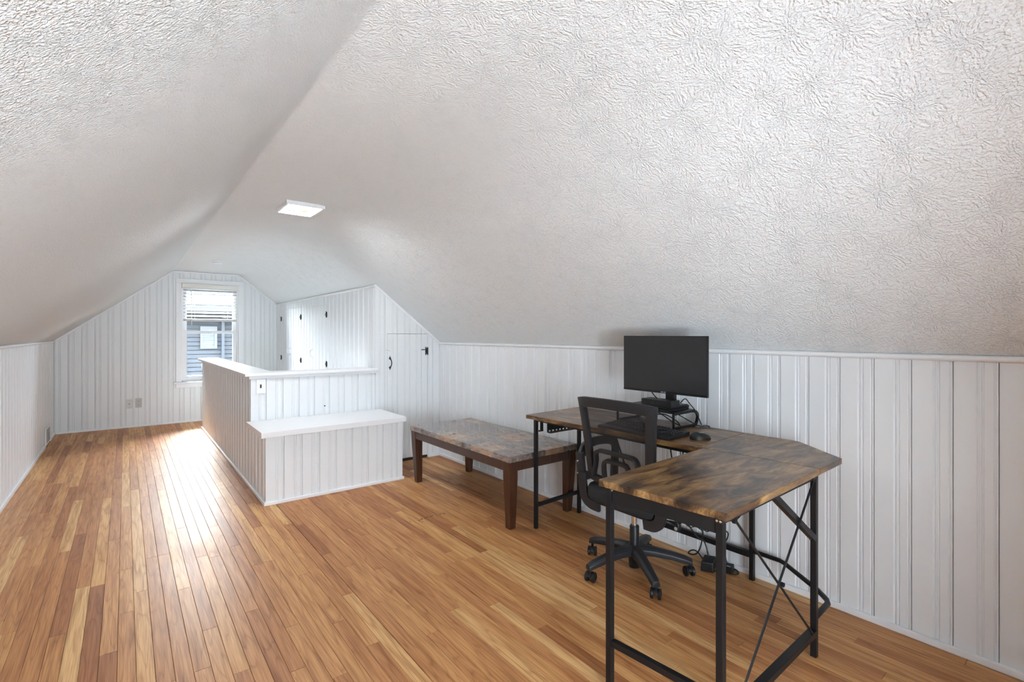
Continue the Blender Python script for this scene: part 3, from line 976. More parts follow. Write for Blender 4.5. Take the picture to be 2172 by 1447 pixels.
def sash(name, z0, z1, y0, y1, bot, top):
    s_ = MB()
    a, b = WX0 + .022, WX1 - .022
    st = .050
    s_.box(a, a + st, y0, y1, z0, z1); s_.box(b - st, b, y0, y1, z0, z1)
    s_.box(a + st, b - st, y0, y1, z0, z0 + bot); s_.box(a + st, b - st, y0, y1, z1 - top, z1)
    f = s_.build(name, 'trim', win, bevel=0.003)
    MB().box(a + st, b - st, (y0 + y1) / 2 - .002, (y0 + y1) / 2 + .002, z0 + bot, z1 - top).build('pane', 'glass', f)
sash('sash', WZ0 + .02, 1.325, YF + .035, YF + .065, .062, .034)
sash('sash', 1.290, WZ1 - .02, YF + .070, YF + .100, .034, .055)
MB().box(.985, 1.015, YF + .020, YF + .036, 1.318, 1.332).build('sash_lock', 'trim', win, bevel=0.002)

# blind, partly raised
bl = thing('window_blind', 'white slatted blind pulled up over the top of the far window', 'blind', (1.0, YF, WZ1))
MB().box(WX0 + .004, WX1 - .004, YF - .045, YF + .012, WZ1 - .068, WZ1 - .002).build('valance', 'cream', bl, bevel=0.005)
MB().box(WX0 + .010, WX1 - .010, YF - .020, YF + .030, WZ1 - .045, WZ1 - .004).build('headrail', 'cream', bl)
sl0 = WX0 + .026; sl1 = WX1 - .026
slat_me = None
zs = [1.920 - k * .0465 for k in range(8)] + [1.545]
for z in zs:
    if slat_me is None:
        so = MB().prism3([(sl0, YF - .020, z - .011), (sl0, YF + .004, z + .002), (sl0, YF + .028, z + .009), (sl0, YF + .028, z + .012), (sl0, YF + .004, z + .005), (sl0, YF - .020, z - .008)], (sl1 - sl0, 0, 0)).build('slat', 'slat', bl, local=(1.0, YF, z))
        slat_me = so.data
    else:
        so = bpy.data.objects.new('slat', slat_me)
        C.objects.link(so)
        so.parent = bl
        so.location = Vector((1.0, YF, z)) - Vector(bl.location)
MB().box(sl0, sl1, YF - .020, YF + .028, 1.468, 1.504).build('bottom_rail', 'slat', bl, bevel=0.005)
MB().tube([(.755, YF - .030, 1.945), (.757, YF - .034, 1.70), (.760, YF - .030, 1.415)], 0.0045, 8).build('wand', 'blind', bl)
for xx in (.80, 1.22): MB().tube([(xx, YF + .004, 1.95), (xx, YF + .004, 1.49)], 0.0014, 5).build('cord', 'blind', bl)
MB().tube(smooth_path([(1.16, YF + .03, 1.545), (1.20, YF + .03, 1.520), (1.24, YF + .03, 1.518), (1.27, YF + .03, 1.535)], 4), 0.002, 5).build('cord_loop', 'vent_grey', bl)

# window and glowing shade added behind the viewer as room fill light
win2 = sempty('fill_window', ((NX0 + NX1) / 2, YN, NZ0), 'window added in the gable wall behind the viewer to hold the fill light', 'window')
w2 = MB()
for (a, b, c, d) in ((NX0 - .06, NX0 + .04, NZ0 - .06, NZ1 + .06), (NX1 - .04, NX1 + .06, NZ0 - .06, NZ1 + .06), (NX0, NX1, NZ0 - .06, NZ0 + .04), (NX0, NX1, NZ1 - .04, NZ1 + .06), ((NX0 + NX1) / 2 - .02, (NX0 + NX1) / 2 + .02, NZ0, NZ1)):
    w2.box(a, b, YN - .05, YN + .02, c, d)
w2.build('frame', 'trim', win2)
MB().box(NX0, NX1, YN - .028, YN - .024, NZ0, NZ1).build('pane', 'glass', win2)
MB().box(NX0, NX1, YN - .128, YN - .118, NZ0, NZ1).build('sky_block', 'backing', win2)  # unseen board added to close off the sky behind the shade
MAT['fill_glow'] = make_emit('fill_light_shade', (0.88, 0.97, 1.07), FILL_SHADE_STRENGTH)
sh = thing('fill_shade', 'glowing white shade added as a fill light behind the viewer', 'shade', ((NX0 + NX1) / 2, YN, NZ1))
MB().box(NX0 + .01, NX1 - .01, YN - .106, YN - .102, NZ0 + .01, NZ1 - .01).build('fabric', 'fill_glow', sh)
MB().lathe([(.018, -(NX1 - NX0) / 2 + .03), (.018, (NX1 - NX0) / 2 - .03)], ((NX0 + NX1) / 2, YN - .085, NZ1 - .03), 'X', 14).build('roller', 'trim', sh)

# ------------------------------------------------------------------ outside the far window
ow = MB()
for (a, b, c, d) in ((-3.2, WX0, -3.5, ZC + .25), (WX1, 5.2, -3.5, ZC + .25), (WX0, WX1, -3.5, WZ0), (WX0, WX1, WZ1, ZC + .25)):
    ow.box(a, b, YF + .13, YF + .20, c, d)
ow.prism3([(-1.3, YF + .12, ZC - 1.1), (C1, YF + .12, ZC + .35), (C2, YF + .12, ZC + .35), (3.2, YF + .12, ZC - 1.1), (3.2, YF + .12, ZC - 1.0), (C2 + .03, YF + .12, ZC + .45), (C1 - .03, YF + .12, ZC + .45), (-1.3, YF + .12, ZC - 1.0)], (0, .42, 0))  # unseen roof overhang, added to shade the upper window from the sky
struct(ow.build('wall_exterior', 'siding'), 'outer face of the gable wall around the far window', 'wall')
NBY = 11.6
nb = thing('neighbour_house', 'pale blue sided house outside the far window', 'house', (1.3, NBY, -3.5))
MB().box(-4, 7, NBY + .028, NBY + .2, -3.5, 1.70).build('wall_core', 'slot', nb)  # near-black core, painted as the shadow lines between the siding boards
zz = 1.64
first = None
while zz > -0.6:
    if first is None:
        so = MB().prism3([(-4, NBY - .008, zz + .0015), (-4, NBY + .012, zz + .0825), (-4, NBY + .030, zz + .0825), (-4, NBY + .030, zz + .0015)], (11, 0, 0)).build('siding_board', 'siding', nb, local=(1.3, NBY, zz))
        first = so.data
    else:
        so = bpy.data.objects.new('siding_board', first)
        C.objects.link(so); so.parent = nb
        so.location = Vector((1.3, NBY, zz)) - Vector(nb.location)
    zz -= .0845
MB().box(1.545, 1.600, NBY - .05, NBY + .01, -3.5, 1.68).build('downspout', 'pipe', nb, bevel=0.008)
ve = MB()
ve.box(1.18, 1.225, NBY - .03, NBY + .02, .985, 1.435); ve.box(1.425, 1.47, NBY - .03, NBY + .02, .985, 1.435)
ve.box(1.225, 1.425, NBY - .03, NBY + .02, .985, 1.02); ve.box(1.225, 1.425, NBY - .03, NBY + .02, 1.33, 1.435)
vo = ve.build('vent_hood', 'vent_white', nb)
MB().box(1.225, 1.425, NBY - .008, NBY + .02, 1.02, 1.33).build('vent_back', 'vent_grey', vo)
for k in range(7):
    z = 1.025 + k * .043
    MB().hexa([(1.225, NBY - .028, z), (1.425, NBY - .028, z), (1.425, NBY - .022, z), (1.225, NBY - .022, z)],
              [(1.225, NBY - .010, z + .030), (1.425, NBY - .010, z + .030), (1.425, NBY - .004, z + .030), (1.225, NBY - .004, z + .030)]).build('louvre', 'vent_white', vo)
MB().box(-4, 7, NBY - .55, NBY + .02, 1.72, 1.80).build('eave', 'eave', nb)
MB().prism3([(-4, NBY - .55, 1.80), (-4, NBY - .55, 1.84), (-4, NBY + .45, 2.49), (-4, NBY + 2.2, 1.35), (-4, NBY + 2.2, 1.31), (-4, NBY + .45, 2.45)], (11, 0, 0)).build('roof', 'shingle', nb)
struct(MB().box(-30, 30, YN - 30, 40, -3.7, -3.5).build('ground', 'ground'), 'pale gravel ground outside, far below the windows', 'ground')

# ------------------------------------------------------------------ ceiling light and smoke detector
def fixture(cx, cy, label, name='ceiling_light'):
    t = thing(name, label, 'light', (cx, cy, ZC))
    hx_, hy_ = .128, .160
    fr = MB()
    z0, z1 = ZC - .026, ZC + .002
    fr.box(cx - hx_, cx - hx_ + .016, cy - hy_, cy + hy_, z0, z1); fr.box(cx + hx_ - .016, cx + hx_, cy - hy_, cy + hy_, z0, z1)
    fr.box(cx - hx_ + .016, cx + hx_ - .016, cy - hy_, cy - hy_ + .016, z0, z1); fr.box(cx - hx_ + .016, cx + hx_ - .016, cy + hy_ - .016, cy + hy_, z0, z1)
    fr.build('frame', 'trim', t, bevel=0.002)
    m = make_emit('lit_diffuser', (0.92, 0.965, 1.0), LAMP_STRENGTH)
    ix, iy = hx_ - .016, hy_ - .016
    MB().hexa([(cx - ix, cy - iy, ZC - .004), (cx + ix, cy - iy, ZC - .004), (cx + ix, cy + iy, ZC - .004), (cx - ix, cy + iy, ZC - .004)],
              [(cx - ix + .006, cy - iy + .006, ZC - .010), (cx + ix - .006, cy - iy + .006, ZC - .010), (cx + ix - .006, cy + iy - .006, ZC - .010), (cx - ix + .006, cy + iy - .006, ZC - .010)]).build('diffuser', m, t)
    wm = make_emit('lit_bulb', (1.0, 0.86, 0.55), 1.0)
    MB().lathe([(0, -.020), (.018, -.018), (.026, -.010)], (cx + .045, cy + .055, ZC), 'Z', 16).build('bulb_glow', wm, t, smooth=True)
    MB().lathe([(.020, -.010), (.030, -.016), (.034, -.010)], (cx - .035, cy + .060, ZC), 'Z', 18).build('lamp_holder', 'trim', t, smooth=True)
    return t
fixture(.985, 3.71, 'small square lit ceiling light on the flat ceiling strip')
def stair_fill_light(cx, cy, cz, label):
    t = thing('stair_fill_light', label, 'light', (cx, cy, cz))
    MB().box(cx - .20, cx + .20, cy - .002, cy + .020, cz - .05, cz + .05).build('back_plate', 'trim', t, bevel=0.004)
    m = make_emit('stair_fill_diffuser', (0.92, 0.965, 1.0), STAIR_FILL_STRENGTH)
    pts = [(cx - .18, cy + .020 + .060 * math.sin(a), cz - .045 * math.cos(a)) for a in [PI * k / 10 for k in range(11)]]
    MB().prism3(pts, (.36, 0, 0)).build('diffuser', m, t, smooth=True)
    return t
stair_fill_light(1.43, YCL + .122, .60, 'fill light added out of sight on the inner face of the half wall')  # unseen lamp, added to brighten the closet wall and far ceiling
sd = thing('smoke_detector', 'white round smoke detector on the ceiling near the far window', 'smoke detector', (.91, 7.10, ZC))
MB().lathe([(.0, -.034), (.045, -.033), (.055, -.026), (.058, -.016), (.058, -.012)], (.91, 7.10, ZC), 'Z', 28).build('cover', 'trim', sd, smooth=True)
MB().lathe([(.066, -.012), (.068, -.008), (.068, .0)], (.91, 7.10, ZC), 'Z', 28).build('base', 'trim', sd, smooth=True)
MB().lathe([(.0585, -.0225), (.0585, -.0185)], (.91, 7.10, ZC), 'Z', 28).build('vent_slit', 'vent_grey', sd)

# ------------------------------------------------------------------ coffee table
TX0, TX1, TY0, TY1, TZ = 1.945, 2.570, 2.500, 3.900, 0.487
ct = thing('coffee_table', 'dark wood coffee table with stone patchwork top by the knee wall', 'table', (2.26, 3.2, 0))
MB().box(TX0, TX1, TY0, TY1, TZ - .042, TZ).build('top', 'marble', ct, bevel=0.005)
AP0, AP1 = TZ - .105, TZ - .042
ins = .012
MB().box(TX0 + ins, TX0 + ins + .022, TY0 + .06, TY1 - .06, AP0, AP1).build('apron', 'darkwood', ct, bevel=0.002)
MB().box(TX1 - ins - .022, TX1 - ins, TY0 + .06, TY1 - .06, AP0, AP1).build('apron', 'darkwood', ct, bevel=0.002)
MB().box(TX0 + .06, TX1 - .06, TY0 + ins, TY0 + ins + .022, AP0, AP1).build('apron', 'darkwood', ct, bevel=0.002)
MB().box(TX0 + .06, TX1 - .06, TY1 - ins - .022, TY1 - ins, AP0, AP1).build('apron', 'darkwood', ct, bevel=0.002)
for sx_ in (0, 1):
    for s_ in (0, 1):
        xo = TX0 + .004 if sx_ == 0 else TX1 - .004
        yo = TY0 + .004 if s_ == 0 else TY1 - .004
        dx, dy = (1 if sx_ == 0 else -1), (1 if s_ == 0 else -1)
        def ring(wt, off, z):
            a, b = xo + dx * off, yo + dy * off
            return [(a, b, z), (a + dx * wt, b, z), (a + dx * wt, b + dy * wt, z), (a, b + dy * wt, z)]
        lg = MB()
        A, B, Cc = ring(.048, .024, 0.0), ring(.070, .004, TZ - .15), ring(.070, 0.0, AP1)
        lg.add(A + B + Cc, [(0, 3, 2, 1), (0, 1, 5, 4), (1, 2, 6, 5), (2, 3, 7, 6), (3, 0, 4, 7), (4, 5, 9, 8), (5, 6, 10, 9), (6, 7, 11, 10), (7, 4, 8, 11), (8, 9, 10, 11)])
        lg.build('leg', 'darkwood', ct, bevel=0.004)

# ------------------------------------------------------------------ L-shaped desk
DZ = 0.755
desk = thing('corner_desk', 'rustic brown L-shaped desk on a black metal frame', 'desk', (2.1, 1.6, 0))
T = .024
MB().prism([(1.345, 1.202), (1.380, .740), (2.128, .762), (2.095, 1.234)], DZ - T, DZ).build('desktop_panel', 'desk_x', desk, bevel=0.002)
MB().prism([(2.0975, 1.236), (2.1305, .762), (2.378, .769), (2.590, 1.020), (2.590, 1.284), (2.090, 1.262)], DZ - T, DZ).build('desktop_panel', 'desk_c', desk, bevel=0.002)
MB().prism([(2.088, 1.264), (2.590, 1.287), (2.588, 2.490), (2.052, 2.460)], DZ - T, DZ).build('desktop_panel', 'desk_y', desk, bevel=0.002)
UZ = DZ - T
tw = .022
LEGS = [(1.375, 1.175), (1.412, .775), (2.152, .792), (2.566, 1.238), (2.128, 2.448), (2.556, 2.470)]
for (lx, ly) in LEGS:
    MB().box(lx - tw / 2, lx + tw / 2, ly - tw / 2, ly + tw / 2, 0.004, UZ).build('leg', 'black_metal', desk, bevel=0.0015)
    MB().box(lx - tw / 2, lx + tw / 2, ly - tw / 2, ly + tw / 2, 0.0, .005).build('foot_cap', 'black_plastic', desk)
def rail(name, p, q, w=.022, h=.022):
    return MB().bar([p, q], w, h).build(name, 'black_metal', desk, bevel=0.0015)
rail('apron_plate', (1.376, 1.163, UZ - .028), (1.411, .787, UZ - .028), .010, .054)
rail('lower_rail', (1.376, 1.163, .172), (1.411, .787, .172))
rail('lower_rail', (1.424, .776, .100), (2.141, .792, .100), .030, .024)
rail('top_rail', (1.387, 1.176, UZ - .012), (2.10, 1.206, UZ - .012), .018, .022)
rail('top_rail', (1.424, .776, UZ - .012), (2.141, .790, UZ - .012), .018, .022)
rail('top_rail', (2.128, 1.27, UZ - .012), (2.128, 2.437, UZ - .012), .018, .022)
rail('top_rail', (2.560, 1.25, UZ - .012), (2.556, 2.459, UZ - .012), .018, .022)
rail('top_rail', (2.139, 2.449, UZ - .015), (2.545, 2.469, UZ - .015), .018, .028)
rail('lower_rail', (2.139, 2.449, .152), (2.545, 2.469, .152))
rail('lower_rail', (2.565, 1.250, .130), (2.556, 2.459, .130), .022, .030)
rail('corner_brace', (2.145, .791, .470), (1.760, .783, UZ - .004), .022, .022)
MB().tube([(2.566, 1.228, .150), (2.566, 1.100, .150), (2.555, 1.075, .150), (2.400, .868, .150), (2.345, .815, .150), (2.315, .800, .150), (2.160, .792, .150)], .011, 10).build('corner_bar', 'black_metal', desk, smooth=True)
for (p, q, zoff) in (((1.490, .770, .700), (2.128, .782, .092), 0), ((2.105, .776, .712), (1.470, .764, .105), 0)):
    MB().tube([p, q], .0042, 8).build('cross_rod', 'black_metal' if zoff == 0 else 'chrome', desk, smooth=True)
    for e in (p, q):
        MB().box(e[0] - .008, e[0] + .008, e[1] - .003, e[1] + .008, e[2] - .008, e[2] + .014).build('rod_tab', 'black_metal', desk, bevel=0.002)
MB().lathe([(.008, -.012), (.008, .004)], (1.797, .768, .408), 'Y', 10).build('cross_bolt', 'black_metal', desk)
for (bx, by, bz) in ((1.373, 1.163, UZ - .012), (1.399, .779, UZ - .012), (1.399, .768, UZ - .012), (2.141, .782, .105)):
    MB().lathe([(.0, -.005), (.004, -.004), (.005, 0)], (bx, by, bz), 'X', 10).build('bolt', 'chrome', desk)
# cable tray and hook under the far end
tray = MB()
tray.box(2.160, 2.470, 2.372, 2.376, .652, UZ - .002)
for k in range(10): tray.box(2.160 + k * .031, 2.173 + k * .031, 2.372, 2.376, .642, .652)
tray.box(2.160, 2.470, 2.340, 2.376, .638, .642)
tray.build('cable_tray', 'black_metal', desk)
MB().box(2.144, 2.154, 2.405, 2.425, .648, UZ - .002).box(2.120, 2.154, 2.405, 2.425, .644, .650).build('hook', 'black_metal', desk)

# ------------------------------------------------------------------ monitor and what it stands on
RZ = DZ
ri = thing('monitor_riser', 'black metal riser shelf on the long side of the desk', 'monitor riser', (2.44, 1.72, RZ))
MB().box(2.330, 2.555, 1.560, 1.930, RZ + .090, RZ + .096).build('shelf', 'black_metal', ri, bevel=0.002)
for yy in (1.548, 1.942):
    pass
def loop(y, s_):
    pts = smooth_path([(2.335, y, RZ + .089), (2.44, y, RZ + .090), (2.535, y, RZ + .089), (2.570, y - s_ * .0, RZ + .068), (2.570, y, RZ + .040), (2.545, y, RZ + .012), (2.44, y, RZ + .010), (2.335, y, RZ + .010)], 5)
    return MB().bar(pts, .014, .012, up=(0, 1, 0))
loop(1.553, 1).build('side_frame', 'black_metal', ri)
loop(1.937, -1).build('side_frame', 'black_metal', ri)
MB().tube([(2.337, 1.553, RZ + .088), (2.338, 1.553, RZ + .010)], .007, 8).build('post', 'black_metal', ri)
MB().tube([(2.337, 1.937, RZ + .088), (2.338, 1.937, RZ + .010)], .007, 8).build('post', 'black_metal', ri)
for yy in (1.553, 1.937):
    for xx in (2.345, 2.530): MB().box(xx - .008, xx + .008, yy - .007, yy + .007, RZ + .0, RZ + .006).build('foot', 'black_plastic', ri)
SZ = RZ + .096
lp = thing('flat_black_case', 'flat black case lying on the riser under the monitor', 'case', (2.46, 1.72, SZ))
MB().box(2.350, 2.545, 1.590, 1.860, SZ, SZ + .010).build('lower_shell', 'black_plastic', lp, bevel=0.002)
MB().box(2.348, 2.547, 1.588, 1.862, SZ + .012, SZ + .022).build('upper_shell', 'black_metal', lp, bevel=0.003)
MB().box(2.360, 2.540, 1.600, 1.850, SZ + .010, SZ + .012).build('seam', 'slot', lp)
PZ = SZ + .022
pc = thing('mini_computer', 'small black box computer in front of the monitor neck', 'computer', (2.40, 1.68, PZ))
MB().box(2.352, 2.440, 1.580, 1.775, PZ, PZ + .036).build('body', 'black_plastic', pc, bevel=0.003)
MB().box(2.351, 2.353, 1.655, 1.668, PZ + .014, PZ + .020).build('port', 'slot', pc)
MB().box(2.351, 2.353, 1.690, 1.712, PZ + .012, PZ + .022).build('port', 'slot', pc)
mo = thing('computer_monitor', 'black flat monitor raised above the long side of the desk', 'monitor', (2.46, 1.64, PZ))
MY0, MY1, MZ0, MZ1, MX = 1.356, 1.892, .952, 1.270, 2.338
MB().box(MX, MX + .016, MY0, MY1, MZ0, MZ1).build('housing', 'black_plastic', mo, bevel=0.002)
MB().box(MX - .0012, MX + .002, MY0 + .004, MY1 - .004, MZ0 + .014, MZ1 - .004).build('screen', 'screen', mo)
MB().box(MX - .0020, MX + .002, MY0 + .001, MY1 - .001, MZ0 + .0005, MZ0 + .013).build('chin', 'black_metal', mo, bevel=0.001)
lgm = MB()
for k, (w, h) in enumerate(((.006, .004), (.004, .005), (.006, .004), (.003, .005))):
    lgm.box(MX - .0026, MX - .0018, 1.632 - k * .009 - w, 1.632 - k * .009, MZ0 + .005, MZ0 + .005 + h)
lgm.build('logo', 'logo', mo)
MB().box(MX + .016, MX + .045, MY0 + .10, MY1 - .10, MZ0 + .05, MZ1 - .06).build('rear_shell', 'black_plastic', mo, bevel=0.010)
MB().box(2.448, 2.478, 1.625, 1.680, PZ + .004, 1.06).build('neck', 'black_plastic', mo, bevel=0.004)
MB().box(MX + .04, 2.470, 1.630, 1.675, 1.02, 1.06).build('tilt_arm', 'black_plastic', mo, bevel=0.004)
MB().box(2.445, 2.540, 1.592, 1.715, PZ, PZ + .006).build('base', 'black_plastic', mo, bevel=0.003)

# keyboard: each key its own piece
KA = math.atan2(-(2.088 - 2.079), (1.849 - 1.389))
kb = thing('keyboard', 'black full-size keyboard on the desk in front of the riser', 'keyboard', (2.215, 1.665, DZ))
KX0, KX1, KY0, KY1 = 2.100, 2.290, 1.425, 1.885
MB().hexa([(KX0, KY0, DZ + .001), (KX1, KY0, DZ + .001), (KX1, KY1, DZ + .001), (KX0, KY1, DZ + .001)],
          [(KX0 + .001, KY0 + .001, DZ + .012), (KX1, KY0 + .001, DZ + .022), (KX1, KY1 - .001, DZ + .022), (KX0 + .001, KY1 - .001, DZ + .012)]).build('case', 'black_plastic', kb, bevel=0.002)
key_me = {}
def key(y, x, w):
    z = DZ + .012 + (x - KX0) / (KX1 - KX0) * .010
    kk = round(w, 4)
    if kk not in key_me:
        m = MB()
        a, b = .0080, .0062
        m.hexa([(-a, -w / 2, 0), (a, -w / 2, 0), (a, w / 2, 0), (-a, w / 2, 0)], [(-b, -w / 2 + .0022, .007), (b, -w / 2 + .0022, .007), (b, w / 2 - .0022, .007), (-b, w / 2 - .0022, .007)])
        o = m.build('key', 'black_plastic', kb, local=(0, 0, 0))
        m2 = MB().box(-.0005, .0035, w / 2 - .0075, w / 2 - .0045, .0070, .0072).build('legend', 'logo', o, local=(0, 0, 0))
        m2.location = (0, 0, 0)
        key_me[kk] = (o.data, m2.data)
    else:
        o = bpy.data.objects.new('key', key_me[kk][0])
        C.objects.link(o); o.parent = kb
        m2 = bpy.data.objects.new('legend', key_me[kk][1])
        C.objects.link(m2); m2.parent = o
    o.location = Vector((x, y, z)) - Vector(kb.location)
rows = [(KX1 - .016, [1] * 17), (KX1 - .048, [1] * 13 + [2]), (KX1 - .068, [1.5] + [1] * 12 + [1.5]), (KX1 - .088, [1.75] + [1] * 11 + [2.25]),
        (KX1 - .108, [2.25] + [1] * 10 + [2.75]), (KX1 - .128, [1.25, 1.25, 1.25, 6.25, 1.25, 1.25, 1.25, 1.25])]
U = .0193
for ri_, (xx, ws) in enumerate(rows):
    y = KY1 - .012
    for w in ws:
        key(y - w * U / 2, xx, w * U - .0022)
        y -= w * U
        if ri_ == 0 and abs(y - (KY1 - .012 - U)) < 1e-4: y -= .010
    if ri_ > 0:
        yn = KY1 - .012 - 15.4 * U
        for k in range(3):
            if ri_ in (1, 2) or (ri_ == 4 and k == 1) or ri_ == 5: key(yn - k * U - U / 2, xx, U - .0022)
        yn -= 3.4 * U
        for k in range(4): key(yn - k * U - U / 2, xx, U - .0022)

mouse = thing('computer_mouse', 'small black mouse on the desk beside the keyboard', 'mouse', (2.255, 1.345, DZ))
def mfn(u, v):
    a = 2 * PI * u
    r = math.sin(v * PI / 2)
    z = math.cos(v * PI / 2) ** 0.7
    lx, ly = .052 * r * math.cos(a), .031 * r * math.sin(a) * (1 - .12 * math.cos(a))
    th = math.radians(-38)
    return (2.255 + lx * math.cos(th) - ly * math.sin(th), 1.345 + lx * math.sin(th) + ly * math.cos(th), DZ + .002 + .034 * z * (1 - .25 * r * math.cos(a)))
MB().grid(mfn, 28, 8).build('shell', 'black_plastic', mouse, smooth=True)
def mring(r, z0, z1):
    pts = []
    for i in range(28):
        x_, y_, _ = mfn(i / 28, 1.0)
        pts.append((2.255 + (x_ - 2.255) * r, 1.345 + (y_ - 1.345) * r))
    return MB().prism(pts, z0, z1)
mring(0.99, DZ + .0005, DZ + .010).build('skirt', 'black_metal', mouse)
mlg = MB()
for k in range(4): mlg.box(2.238 + k * .0055, 2.242 + k * .0055, 1.338 - k * .004, 1.344 - k * .004, DZ + .0345, DZ + .0362)
mlg.build('logo', 'logo', mouse)

# ------------------------------------------------------------------ office chair
BCX, BCY = 2.155, 1.672
UX, UY = 2.15, 1.600
ch = thing('office_chair', 'black mesh office chair tucked under the corner desk', 'chair', (BCX, BCY, 0))
MB().lathe([(.030, .030), (.032, .090), (.045, .105), (.045, .140), (.030, .150)], (BCX, BCY, 0), 'Z', 20).build('hub', 'grey_plastic', ch, smooth=True)
MB().lathe([(.026, .028), (.026, .145), (.025, .150), (.025, .248), (.022, .252)], (BCX, BCY, 0), 'Z', 20).build('gas_column', 'black_metal', ch, smooth=True)
MB().lathe([(.014, .248), (.014, .365)], (BCX, BCY, 0), 'Z', 16).build('piston', 'chrome', ch, smooth=True)
R0 = .285
for k in range(5):
    a = math.radians(22 + 72 * k)
    d = Vector((math.cos(a), math.sin(a), 0)); n_ = Vector((-math.sin(a), math.cos(a), 0))
    o0 = Vector((BCX, BCY, 0))
    arm = MB()
    secs = [(.030, .126, .034, .046), (.10, .122, .029, .042), (.19, .108, .025, .036), (.262, .092, .022, .034), (.296, .080, .019, .030)]
    vs_ = []
    for (r, z, w, h) in secs:
        c_ = o0 + d * r
        for (p_, q_) in ((-w, -h / 2), (w, -h / 2), (w, h * .12), (w * .55, h / 2), (-w * .55, h / 2), (-w, h * .12)):
            vs_.append(tuple(c_ + n_ * p_ + Vector((0, 0, z + q_))))
    fs_ = []
    for i in range(len(secs) - 1):
        for j in range(6):
            fs_.append((i * 6 + j, i * 6 + (j + 1) % 6, (i + 1) * 6 + (j + 1) % 6, (i + 1) * 6 + j))
    fs_ += [list(range(5, -1, -1)), [(len(secs) - 1) * 6 + j for j in range(6)]]
    arm.add(vs_, fs_)
    arm.build('base_arm', 'grey_plastic', ch, bevel=0.003, smooth=True)
    # twin-wheel caster
    cc = o0 + d * R0
    ca = a + math.radians((70, 35, 120, 60, 20)[k])
    ax = Vector((math.cos(ca), math.sin(ca), 0))
    tr = Vector((-math.sin(ca), math.cos(ca), 0))
    ctr = cc + tr * .012
    st = MB().tube([tuple(cc + Vector((0, 0, .045))), tuple(cc + Vector((0, 0, .085)))], .0075, 8)
    cas = st.build('caster_stem', 'black_metal', ch)
    hood = MB()
    pts = [tuple(ctr + tr * (.026 * math.cos(t)) + Vector((0, 0, .027 + .026 * math.sin(t)))) for t in [PI * q / 10 - .2 for q in range(11)]]
    hood.prism3([tuple(Vector(p) - ax * .010) for p in pts], tuple(ax * .020))
    hood.build('caster_hood', 'black_plastic', cas, bevel=0.002)
    for s_ in (-1, 1):
        wh = MB()
        c0 = ctr + ax * (s_ * .0115) + Vector((0, 0, .0265))
        prof = [(.0245, 0), (.0265, .003), (.0265, .011), (.022, .0145), (.014, .0150), (.012, .0135)]
        ring = []
        nn = 20
        for i in range(nn):
            t = 2 * PI * i / nn
            for (r, hh) in prof:
                ring.append(tuple(c0 + tr * (r * math.cos(t)) + Vector((0, 0, r * math.sin(t))) + ax * (s_ * hh)))
        kf = len(prof)
        ff = [(i * kf + q, ((i + 1) % nn) * kf + q, ((i + 1) % nn) * kf + q + 1, i * kf + q + 1) for i in range(nn) for q in range(kf - 1)]
        ff += [[i * kf for i in range(nn)], [i * kf + kf - 1 for i in range(nn - 1, -1, -1)]]
        wh.add(ring, ff)
        wh.build('caster_wheel', 'black_plastic', cas, smooth=True)
# seat mechanism and cushion
MB().box(UX - .10, UX + .10, UY - .05, UY + .12, .362, .392).build('seat_plate', 'black_metal', ch, bevel=0.004)
MB().tube([(UX + .02, UY + .05, .375), (UX + .02, UY - .26, .372)], .005, 8).build('tilt_lever', 'black_metal', ch)
def rounded(x0, x1, y0, y1, r, n=6):
    pts = []
    for (cx, cy, a0) in ((x1 - r, y1 - r, 0), (x0 + r, y1 - r, PI / 2), (x0 + r, y0 + r, PI), (x1 - r, y0 + r, 1.5 * PI)):
        for k in range(n + 1):
            a = a0 + PI / 2 * k / n
            pts.append((cx + r * math.cos(a), cy + r * math.sin(a)))
    return pts
MB().prism(rounded(UX - .235, UX + .235, UY - .225, UY + .235, .085), .402, .488).build('seat', 'black_fabric', ch, bevel=0.034, seg=4, smooth=True)
MB().prism(rounded(UX - .21, UX + .21, UY - .20, UY + .21, .075), .392, .404).build('seat_pan', 'black_plastic', ch, bevel=0.003)
# back: frame loop, leaning; (y across, z up) -> x follows the lean and a shallow curve
def bx(y, z):
    t = (z - .50) / .455
    lean = -.195 - .055 * t
    return UX + lean - .022 * (1 - (y / .245) ** 2)
def bp(y, z): return (bx(y, z), UY + y, z)
outer, inner = [], []
def side(z):                       # half width at height z
    t = (z - .50) / .455
    return .205 + .030 * t + .012 * t ** 4
zt_ = [.515 + (.945 - .515) * i / 14 for i in range(15)]
loop_pts = [bp(-side(z), z) for z in zt_] + [bp(y, .950 + .006 * (1 - (y / .24) ** 2)) for y in [-.20 + .40 * i / 10 for i in range(11)]] + [bp(side(z), z) for z in zt_[::-1]] + [bp(y, .508) for y in [.16 - .32 * i / 8 for i in range(9)]]
n_l = len(loop_pts)
fr = MB()
